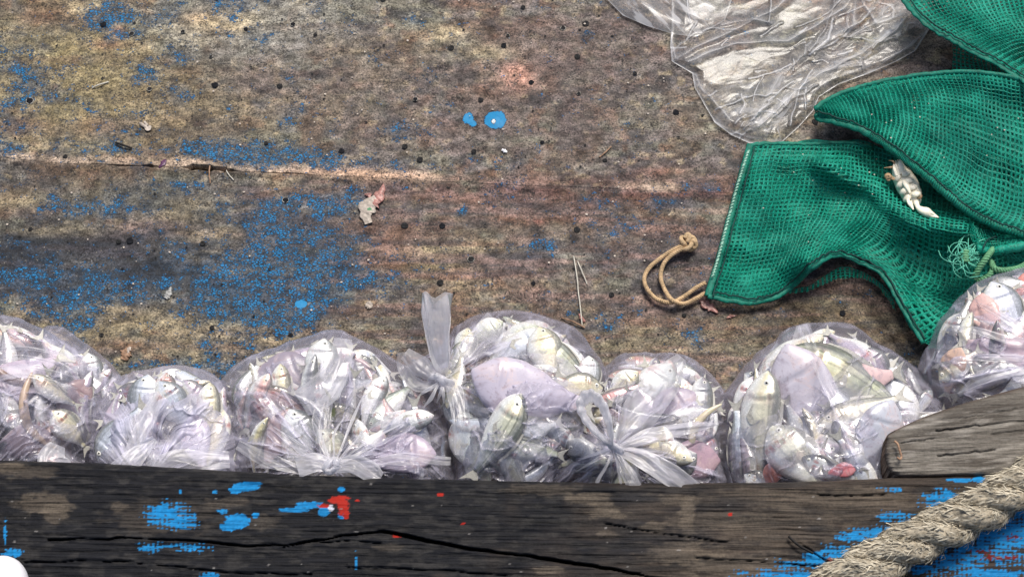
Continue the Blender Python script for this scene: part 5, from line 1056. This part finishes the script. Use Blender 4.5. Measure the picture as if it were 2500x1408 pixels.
# middle sack
s2 = empty('net_sack', P(2300., 350., 0.), 'green net sack with frayed green cord ends, folded across the middle of the heap', 'sack', 'green net sacks')
RG2 = [([(1995, 268), (2090, 300), (2180, 355), (2260, 420), (2345, 492), (2440, 545), (2560, 575)], 30, .020), ([(2010, 250), (2150, 215), (2300, 190), (2480, 195)], 40, .016), ([(2150, 260), (2300, 330), (2480, 400)], 50, .018), ([(2260, 250), (2380, 270), (2500, 330)], 30, .012)]
def z2(px, py):
    z = .034 + .010 * (fbm(px / 80.0, py / 70.0, 2, 611) - .5) * 2 + .022 * sstep(2000, 2300, px)
    for pts, wd, a in RG2: z = z + a * ridge(px, py, pts, wd)
    return z
ROW2 = [[(1990, 262), (2060, 226), (2180, 195), (2300, 178), (2420, 180), (2540, 205)],
        [(1990, 266), (2075, 248), (2200, 235), (2320, 240), (2430, 265), (2550, 300)],
        [(1991, 271), (2085, 272), (2205, 290), (2325, 335), (2430, 385), (2555, 430)],
        [(1992, 277), (2090, 294), (2190, 345), (2300, 425), (2420, 500), (2550, 540)],
        [(1994, 285), (2090, 312), (2180, 366), (2262, 432), (2380, 528), (2550, 590)]]
net_part(s2, ROW2, z2, 58, 36, 21)
net_part(s2, [[(x + 4, y + 4) for x, y in r] for r in ROW2], lambda a, b: z2(a, b) - .014, 56, 35, 25, wfrac=.3)
net_part(s2, [[(x + 8, y + 3) for x, y in r] for r in ROW2], lambda a, b: z2(a, b) * .5 + .004, 55, 33, 27, wfrac=.33)
EDG2 = [(1992, 276), (2000, 288), (2040, 297), (2090, 312), (2135, 336), (2180, 366), (2220, 398), (2262, 432), (2320, 482), (2380, 528), (2460, 562), (2550, 590)]
path_tube(s2, 'hem', EDG2, z2, .0054, 'hem', 160, 8, 6, .001, .45)
path_tube(s2, 'hem', [(1990, 266), (2020, 245), (2060, 226), (2120, 208), (2180, 195), (2300, 178), (2420, 180), (2540, 205)], z2, .004, 'hem', 120, 8, 3, .0)
path_tube(s2, 'seam_thread', [(1996, 270), (2040, 285), (2092, 302), (2138, 326), (2184, 356), (2224, 388), (2266, 422), (2324, 472), (2384, 518), (2464, 552), (2550, 580)], z2, .0013, 'dark_thread', 180, 6, 6, .010)
mb = MB(); ee = spline(EDG2, 130)
for k in range(44, 126, 1):
    q = ee[k]; a = P(q[0] - 2, q[1] + 5, z2(q[0], q[1]) + .009); b = P(q[0] + 5, q[1] - 8, z2(q[0], q[1]) + .011); mb.tube(np.array([a, b]), .0009, 4)
mb.build('stitching', M['net'], s2)
def z2b(px, py): return .052 + .020 * ridge(px, py, [(2370, 555), (2385, 600), (2440, 606), (2520, 592)], 18) + .006 * (vnoise(px / 16.0, py / 40.0, 4) - .5)
net_part(s2, [[(2345, 528), (2400, 555), (2460, 575), (2560, 600)], [(2362, 555), (2405, 572), (2465, 583), (2560, 602)], [(2376, 590), (2410, 598), (2460, 594), (2560, 588)], [(2384, 608), (2420, 614), (2465, 606), (2560, 590)]], z2b, 26, 12, 31, wfrac=.18)
net_part(s2, [[(2384, 606), (2420, 614), (2465, 608), (2560, 592)], [(2400, 618), (2430, 622), (2470, 622), (2560, 612)], [(2440, 632), (2470, 640), (2500, 645), (2560, 650)]], lambda a, b: .048 - .0006 * (b - 610), 20, 8, 35)
path_tube(s2, 'hem', [(2384, 608), (2420, 614), (2465, 606), (2560, 590)], z2b, .0065, 'net', 70, 8, 4, .002)
path_tube(s2, 'seam_thread', [(2432, 577), (2418, 582), (2408, 590), (2400, 605)], z2b, .0014, 'dark_thread', 40, 6, 3, .008)
twisted(s2, 'cord', [(2424, 608, .070), (2408, 630, .078), (2390, 655, .070), (2378, 680, .058)], .0042, 'green_cord', .012, 3, 90)
twisted(s2, 'cord', [(2420, 638, .060), (2428, 655, .066), (2450, 660, .066), (2484, 655, .064), (2510, 642, .062)], .0040, 'green_cord', .012, 3, 90)
twisted(s2, 'cord', [(2424, 650, .060), (2418, 668, .062), (2402, 680, .058), (2384, 686, .052)], .0036, 'green_cord', .012, 3, 60)
mb = MB(); rg = np.random.default_rng(5)
for k in range(70):
    a = rg.uniform(0, 2 * math.pi); L = rg.uniform(12, 46) * (1.3 if math.cos(a) < 0 else .8); x0, y0 = 2362 + rg.normal() * 7, 625 + rg.normal() * 11; c_ = rg.normal() * .7
    mb.tube(P3(spline([(x0, y0, .066), (x0 + L * .4 * math.cos(a), y0 + L * .4 * math.sin(a), .076), (x0 + L * .8 * math.cos(a + c_), y0 + L * .8 * math.sin(a + c_), .070), (x0 + L * math.cos(a + 1.6 * c_), y0 + L * math.sin(a + 1.6 * c_), .066)], 9)), .0008, 4)
mb.build('frayed_end', M['fray'], s2)
mb = MB()
for k in range(5): mb.tube(P3(spline([(2345, 616 + 6 * k, .068), (2358, 612 + 6 * k, .076), (2370, 618 + 6 * k, .066)], 10)), .0024, 6)
mb.build('whipping', M['green_cord'], s2)

# top sack
s3 = empty('net_sack', P(2420., 60., 0.), 'green net sack in the upper right corner, topmost of the heap', 'sack', 'green net sacks')
E3 = [(2190, -20), (2222, 20), (2262, 60), (2320, 95), (2380, 128), (2430, 155), (2480, 185), (2560, 230)]
def z3(px, py): return .060 + .018 * ridge(px, py, E3, 26) + .018 * ridge(px, py, [(2300, 0), (2420, 80), (2540, 110)], 40) + .008 * (fbm(px / 70.0, py / 60.0, 2, 621) - .5) * 2
ROW3 = [[(2190, -20), (2330, -60), (2480, -90), (2620, -100)], [(2240, 42), (2350, 10), (2480, -20), (2620, -20)], [(2320, 95), (2400, 68), (2500, 45), (2620, 50)], [(2420, 150), (2470, 125), (2540, 110), (2630, 120)], [(2560, 230), (2580, 210), (2610, 190), (2640, 180)]]
net_part(s3, ROW3, z3, 36, 34, 41); net_part(s3, [[(x + 6, y - 2) for x, y in r] for r in ROW3], lambda a, b: z3(a, b) - .015, 35, 33, 45, wfrac=.33)
path_tube(s3, 'hem', E3, z3, .0050, 'hem', 120, 8, 6, .001, .45)
path_tube(s3, 'seam_thread', [(x + 9, y - 8) for x, y in E3], z3, .0012, 'dark_thread', 120, 6, 5, .009)
net_part(s3, [[(2326, 88), (2400, 110), (2480, 150), (2570, 190)], [(2324, 125), (2400, 150), (2480, 175), (2570, 200)], [(2330, 178), (2410, 182), (2490, 196), (2570, 215)]], lambda a, b: .022 + 0 * a, 24, 12, 51)

# ------------------------------------------------------------------ crab on the lower sack
cx0, cy0 = 2212., 452.
cb = P(cx0, cy0, .0); zc = float(z1(np.array([cx0]), np.array([cy0]))[0]) + .042
crab = empty('crab', P(cx0, cy0, zc), 'small pale dead crab lying belly up on the green net', 'crab')
ax = np.array(P(2236., 500., zc) - P(2190., 408., zc)); Lb = np.linalg.norm(ax); ax /= Lb; nz_ = PV(cx0, cy0); ay = np.cross(nz_, ax); ay /= np.linalg.norm(ay)
cc0 = P(cx0, cy0, zc)
def cw(u, v, w_=0.0): return cc0 + ax * u * Lb * .5 + ay * v * Lb * .5 + nz_ * w_
mb = MB(); th = np.linspace(0, 2 * math.pi, 36, endpoint=False); rows = []
for k, (s_, hz) in enumerate([(.02, 1.0), (.35, .96), (.65, .82), (.85, .5), (1.0, 0.0), (.9, -.4), (.4, -.6)]):
    rad_u = 1.0 * s_; rad_v = .56 * s_
    sp_ = 1 + (.05 * np.abs(np.sin(th * 5)) if s_ > .8 else 0) + .10 * np.cos(2 * th) * (s_ > .5)
    rows.append(np.array([cw(rad_u * sp * math.cos(a), rad_v * sp * math.sin(a) * (1.0 if math.sin(a) > 0 else .85), .010 * hz) for a, sp in zip(th, np.broadcast_to(sp_, th.shape))]))
mb.add(np.array(rows).reshape(-1, 3), [tuple(q) for q in grid_faces(7, 36, True)])
mb.build('shell', M['crab'], crab)
for sgn in (-1, 1):                                   # belly plates
    for k in range(4):
        mb = MB(); u = -.55 + .36 * k
        p = [cw(u, .05 * sgn, .0112), cw(u + .06, .22 * sgn, .0108), cw(u + .10, .40 * sgn, .008)]
        mb.tube(spline(p, 9), [.0035, .0042, .0048, .005, .005, .0048, .0042, .0034, .002], 7, True, .6); mb.build('belly_plate', M['crab'], crab)
mb = MB(); mb.tube(spline([cw(-.3, 0, .012), cw(.1, .02, .0135), cw(.45, .0, .012)], 9), [.002, .004, .005, .005, .0045, .004, .003, .0022, .0012], 8, True, .5); mb.build('tail_plate', M['crab'], crab)
def limb(name, pts, rad, mat='crab', flat=.7): 
    mb = MB(); pts = [(a_, b_, max(c_, float(z1(np.array([float(a_)]), np.array([float(b_)]))[0]) + .008)) for a_, b_, c_ in pts]; p = P3(spline(pts, 26)); mb.tube(p, np.interp(np.linspace(0, 1, 26), np.linspace(0, 1, len(rad)), rad), 8, True, flat); return mb.build(name, M[mat], crab)
zl = zc + .008
limb('claw', [(2236, 492, zl), (2241, 505, zl + .004), (2250, 513, zl + .006), (2262, 518, zl + .006), (2276, 526, zl + .004), (2292, 531, zl)], [.004, .0038, .0068, .0085, .006, .0008])
limb('claw_finger', [(2266, 518, zl + .008), (2276, 521, zl + .008), (2288, 529, zl + .004)], [.003, .0026, .0006])
limb('claw', [(2206, 420, zl), (2200, 404, zl + .004), (2199, 394, zl + .005), (2204, 386, zl + .004), (2208, 380, zl + .002)], [.005, .0052, .003, .0050, .0022])
for k, (a, b, c_, r_) in enumerate([((2190, 430), (2184, 412), (2182, 398), .0032), ((2194, 428), (2189, 408), (2187, 392), .0032), ((2199, 426), (2195, 406), (2192, 390), .0030)]):
    limb('leg', [(*a, zl), (*b, zl + .003), (*c_, zl)], [r_, r_ * .9, .0006])
limb('leg', [(2182, 408, zl), (2172, 409, zl + .003), (2158, 410, zl - .002)], [.0022, .0018, .0005], 'crab_dark')
limb('leg', [(2186, 402, zl), (2180, 394, zl + .003), (2170, 392, zl - .002)], [.0020, .0016, .0005], 'crab_dark')
limb('leg', [(2222, 492, zl), (2226, 504, zl + .002), (2230, 512, zl)], [.0030, .0026, .0010]); limb('leg', [(2216, 486, zl), (2220, 498, zl + .002), (2226, 508, zl)], [.0030, .0026, .0010])
limb('paddle', [(2184, 438, zl), (2174, 432, zl + .002), (2168, 430, zl + .002), (2170, 442, zl)], [.0026, .0036, .0062, .002], 'crab_dark', .35)
limb('paddle', [(2234, 478, zl), (2240, 474, zl + .002), (2244, 480, zl + .002), (2242, 486, zl)], [.0022, .0036, .0050, .002], 'crab_dark', .35)

# ------------------------------------------------------------------ thick rope across the beam
RZ = GZ + .030
rp = empty('thick_rope', P(2260., 1290., RZ), 'thick frayed hemp rope crossing the beam in the lower right corner', 'rope')
n = 260; cl = P3(spline([(2760, 1030, RZ + .01), (2620, 1105, RZ + .004), (2500, 1182, RZ), (2380, 1252, RZ), (2260, 1308, RZ), (2150, 1368, RZ), (2040, 1432, RZ), (1900, 1520, RZ + .004)], n))
t = np.gradient(cl, axis=0); Ls = np.cumsum(np.linalg.norm(t, axis=1)); t /= np.linalg.norm(t, axis=1, keepdims=True)
ra = np.cross(t, [0, 0, 1.0]); ra /= np.linalg.norm(ra, axis=1, keepdims=True); rb = np.cross(ra, t); R0 = .0275
rg = np.random.default_rng(11); fib = MB(); fv = []; ff = []; cnt = 0
for k in range(3):
    ph = -Ls / .150 * 2 * math.pi + k * 2 * math.pi / 3
    core = cl + R0 * .53 * (np.cos(ph)[:, None] * ra + np.sin(ph)[:, None] * rb); nn = 30
    u = np.gradient(core, axis=0); u /= np.linalg.norm(u, axis=1, keepdims=True); e1 = np.cross(u, [0, 0, 1.0]); e1 /= np.linalg.norm(e1, axis=1, keepdims=True); e2 = np.cross(e1, u)
    an = np.linspace(0, 2 * math.pi, nn, endpoint=False)
    A_, I_ = np.meshgrid(an, np.arange(n)); lump = 1 + .20 * (fbm(A_ * 3.2 + Ls[I_] * 60, Ls[I_] * 34, 3, 701 + k) - .5) + .26 * (vnoise(A_ * 7 + Ls[I_] * 90, Ls[I_] * 22, 711 + k) - .5)
    X = core[:, None] + R0 * .52 * lump[..., None] * (np.cos(A_)[..., None] * e1[:, None] + np.sin(A_)[..., None] * e2[:, None])
    link('strand', grid_mesh('strand', X, closed=True), M['rope'], rp)
    for q in range(2600):                              # loose fibres
        i = rg.integers(5, n - 8); a = rg.uniform(0, 2 * math.pi); nrm = math.cos(a) * e1[i] + math.sin(a) * e2[i]
        if nrm[2] < -.35: continue
        tang = u[i] + .34 * rg.normal() * np.cross(nrm, u[i]) + .12 * nrm; tang /= np.linalg.norm(tang); L = rg.uniform(.006, .018); sd_ = np.cross(nrm, tang) * rg.uniform(.0005, .0011)
        p0 = core[i] + nrm * R0 * .52 * lump[i, int(a / (2 * math.pi) * nn) % nn] * rg.uniform(.97, 1.02); lift = rg.uniform(.0003, .0014) + (rg.random() < .07) * rg.uniform(.002, .006)
        p1 = p0 + tang * L * .5 + nrm * lift; p2 = p0 + tang * L + nrm * (lift * rg.uniform(-.3, 1.3)) + np.cross(nrm, tang) * rg.normal() * .002
        fv += [p0 - sd_, p0 + sd_, p1 - sd_, p1 + sd_, p2 - sd_ * .3, p2 + sd_ * .3]; ff += [(cnt, cnt + 1, cnt + 3, cnt + 2), (cnt + 2, cnt + 3, cnt + 5, cnt + 4)]; cnt += 6
fo = link('fibre', raw_mesh('fibre', np.array(fv), np.array(ff), False), M['fibre'], rp); fo['kind'] = 'stuff'

# ------------------------------------------------------------------ white float in the lower left corner
fl = empty('float', P(5., 1450., .20), 'smooth white rounded float showing in the bottom left corner', 'float')
mb = MB(); mb.ball(P(0., 1436., .222), (.034, .040, .032), 32, 20); mb.build('float_body', M['white'], fl)
mb = MB(); q0 = P(0., 1436., .222); an = np.linspace(0, 2 * math.pi, 24); mb.tube(q0 + np.stack([.0335 * np.cos(an), 0 * an - .018, .0305 * np.sin(an)], -1) * [.9, 1, .9], .002, 8, False); mb.build('float_rib', M['white'], fl)

# ------------------------------------------------------------------ scraps on the deck
def blade(name, spine, widths, mat, label, cat, thick=.0016, seed=0, camber=.003, group=None):
    n = 30; sp = spline(spine, n); wd = np.interp(np.linspace(0, 1, n), np.linspace(0, 1, len(widths)), widths); d = np.gradient(sp[:, :2], axis=0); d /= np.linalg.norm(d, axis=1, keepdims=True)
    v = np.linspace(-1, 1, 11); jit = 1 + .8 * (vnoise(np.arange(n) / 2.5, np.arange(n) * 0, seed) - .5)
    px = sp[:, 0:1] - d[:, 1:2] * (wd * jit)[:, None] * v; py = sp[:, 1:2] + d[:, 0:1] * (wd * jit)[:, None] * v
    z = sp[:, 2:3] * .4 + camber * .3 * (1 - v[None] ** 2) + .0028 * (facet(px / 7.0, py / 7.0, seed) - .5)
    z = np.maximum(z, .0012); T = P(px, py, z + thick * .6); Bm = P(px, py, z - .0004)
    X = np.concatenate([T, Bm[:, ::-1]], 1); me = grid_mesh(name, X, closed=True); o = link(name, me, M[mat] if isinstance(mat, str) else mat); return tag(o, label, cat, group) if label else o
sc = empty('fish_scrap', P(912., 500., 0.), 'torn pink and white fish scrap lying alone on the open deck', 'fish scrap')
def child(o, p): o.parent = p; o.matrix_parent_inverse = parent_world(p).inverted(); return o
child(blade('flesh', [(900, 545, .004), (893, 520, .006), (905, 495, .006), (925, 480, .004)], [8, 17, 20, 8], 'pale', None, None, .003, 3, .006), sc)
child(blade('flesh', [(912, 500, .006), (925, 480, .008), (934, 462, .005), (936, 448, .002)], [14, 13, 8, 1.5], 'pink', None, None, .003, 4, .005), sc)
child(blade('skin_flap', [(906, 478, .006), (897, 476, .005), (890, 474, .003)], [5, 4, 1], 'pink', None, None, .002, 5, .002), sc)
child(blade('green_speck', [(897, 512, .014), (904, 510, .015), (908, 518, .014)], [2, 4, 1.5], 'green_cord', None, None, .001, 6, .001), sc)
blade('purple_scrap', [(388, 410, .004), (397, 400, .008), (405, 390, .006)], [2, 7, 3], 'purple', 'small shiny purple scrap stuck beside the split seam', 'scrap', .002, 7)
blade('fish_scrap', [(1714, 728, .003), (1722, 742, .006), (1738, 752, .005), (1752, 764, .001)], [7, 12, 10, 1.5], 'pink', 'pale pink fish scrap under the corner of the drawstring sack', 'fish scrap', .002, 8, .005)
blade('fish_scrap', [(1774, 776, .001), (1784, 772, .003), (1798, 770, .001)], [1.5, 4, 1.5], 'pink', 'tiny reddish curl on the deck below the drawstring sack', 'fish scrap', .002, 9)
blade('shell_chip', [(303, 878, .001), (308, 862, .004), (318, 845, .002)], [6, 13, 5], 'straw', 'brownish flat shell chip on the deck above the milky bag', 'shell', .002, 10, .004)
blade('shell_chip', [(311, 862, .007), (315, 852, .008), (319, 846, .005)], [2, 5, 3], 'pale', 'white chip lying on the brownish shell above the milky bag', 'shell', .001, 10, .002)
blade('white_chip', [(1225, 365, .001), (1231, 368, .003), (1238, 371, .001)], [2, 4.5, 1.5], 'white', 'tiny white chip on the deck right of the blue paint spot', 'chip', .002, 11)
blade('pale_chip', [(895, 738, .001), (902, 745, .004), (908, 750, .001)], [5, 9, 4], 'pale', 'round cream crumb on the deck above the flat knot bag', 'crumb', .002, 12)
blade('foil_scrap', [(405, 728, .002), (412, 716, .006), (418, 700, .002)], [6, 9, 3], 'foil', 'ragged white foil scrap among the blue paint at the left', 'scrap', .001, 13, .006)
blade('pale_chip', [(470, 300, .001), (340, 300, .003), (362, 312, .001)][1:] + [(352, 296, .002)], [3, 8, 2], 'pale', 'pale curled flake near the worn hole at the upper left', 'flake', .002, 14)
def strand_thing(name, pts, r, mat, label, cat, group=None, n=40):
    mb = MB(); p = spline(pts, n); p[:, 0] += 1.5 * (vnoise(np.arange(n) / 6.0, np.zeros(n), 3) - .5); mb.tube(P3(p), r, 6); return tag(mb.build(name, M[mat]), label, cat, group)
strand_thing('white_thread', [(1400, 625, .002), (1408, 670, .006), (1413, 720, .005), (1421, 795, .003)], .0010, 'thread', 'long white thread lying on the deck above the looped knot bag', 'thread')
strand_thing('white_thread', [(1410, 638, .002), (1420, 660, .005), (1433, 694, .002)], .0009, 'thread', 'short white thread beside the long one on the deck', 'thread')
strand_thing('straw', [(512, 405, .003), (511, 425, .004), (513, 448, .002)], .0011, 'straw', 'thin brown straw standing across the split in the seam', 'straw')
strand_thing('straw', [(552, 416, .004), (560, 428, .003), (570, 440, .002)], .0009, 'thread', 'pale splinter just right of the brown straw at the seam', 'splinter')
strand_thing('straw', [(1492, 358, .003), (1478, 372, .004), (1463, 384, .002)], .0011, 'straw', 'reddish straw lying on the deck left of the net sacks', 'straw')
strand_thing('straw', [(1370, 775, .002), (1400, 785, .005), (1428, 800, .003)], .0011, 'straw', 'brown straw at the top right of the upright neck bag', 'straw')
strand_thing('straw', [(1400, 818, .004), (1425, 826, .004), (1440, 835, .002)], .0010, 'straw', 'second brown straw by the shoulder of the upright neck bag, below the first', 'straw')
strand_thing('twig', [(282, 348, .002), (300, 354, .004), (322, 362, .002)], .0016, 'under', 'dark twig on the deck above the seam at the left', 'twig')
strand_thing('shrimp_leg', [(2183, 1076, .186), (2192, 1084, .187), (2198, 1104, .187), (2201, 1116, .186), (2196, 1120, .187), (2190, 1116, .186)], .0015, 'straw', 'small orange hooked shrimp leg on the grey plank', 'shrimp leg')
strand_thing('wood_splinter', [(1925, 1308, .186), (1950, 1330, .189), (1985, 1350, .186)], .0016, 'under', 'black splinter lifting from the beam left of the rope', 'splinter')
strand_thing('pale_fibre', [(225, 215, .002), (240, 208, .005), (265, 200, .002)], .0012, 'thread', 'pale wavy fibre on the upper left of the deck', 'fibre')
blade('pink_shred', [(1415, 765, .003), (1420, 776, .006), (1428, 785, .002)], [3, 5, 2], 'pink', 'pinkish shred at the foot of the long white thread', 'shred', .001, 16)

# ------------------------------------------------------------------ loose fish scales and grit
def scatter(name, n, seed, mat, zf, box, rr, label, cat):
    rg = np.random.default_rng(seed); v = []; f = []
    for k in range(n):
        px, py = rg.uniform(box[0], box[2]), rg.uniform(box[1], box[3])
        z = zf(px, py)
        if z is None: continue
        r_ = rg.uniform(*rr); a0 = rg.uniform(0, 6); c_ = P(px, py, z); tl = rg.normal(size=2) * .25; i0 = len(v)
        for q in range(6):
            a = a0 + q * math.pi / 3; x, y = r_ * math.cos(a) * rg.uniform(.6, 1.2), r_ * math.sin(a) * rg.uniform(.5, 1.0)
            v.append(c_ + [x, y, .0012 + abs(x * tl[0] + y * tl[1])])
        v.append(c_ + [0, 0, .0012 + .25 * r_]); f += [(i0 + q, i0 + (q + 1) % 6, i0 + 6) for q in range(6)]
    o = link(name, raw_mesh(name, np.array(v), np.array(f), True), M[mat]); return tag(o, label, cat, kind='stuff')
scatter('fish_scales', 260, 31, 'pale', lambda a, b: .001 if b < 900 and not (a > 1700 and b > 340) else None, (0, 0, 2200, 880), (.0007, .0022), 'tiny pale fish scales and crumbs stuck over the deck', 'fish scales')
scatter('dark_grit', 240, 32, 'old_nail', lambda a, b: .0008 if b < 900 and not (a > 1700 and b > 340) else None, (0, 0, 2200, 880), (.0008, .0026), 'dark grit scattered over the deck', 'grit')
scatter('net_specks', 60, 33, 'pale', lambda a, b: (z2(np.array([a]), np.array([b]))[0] + .003) if (a > 2080 and 235 < b < 330 + (a - 2080) * .38) else ((z1(np.array([a]), np.array([b]))[0] + .003) if (1850 < a < 2150 and 370 < b < 600) else None), (1850, 200, 2490, 600), (.0006, .0016), 'tiny pale flecks caught on the green net', 'flecks')
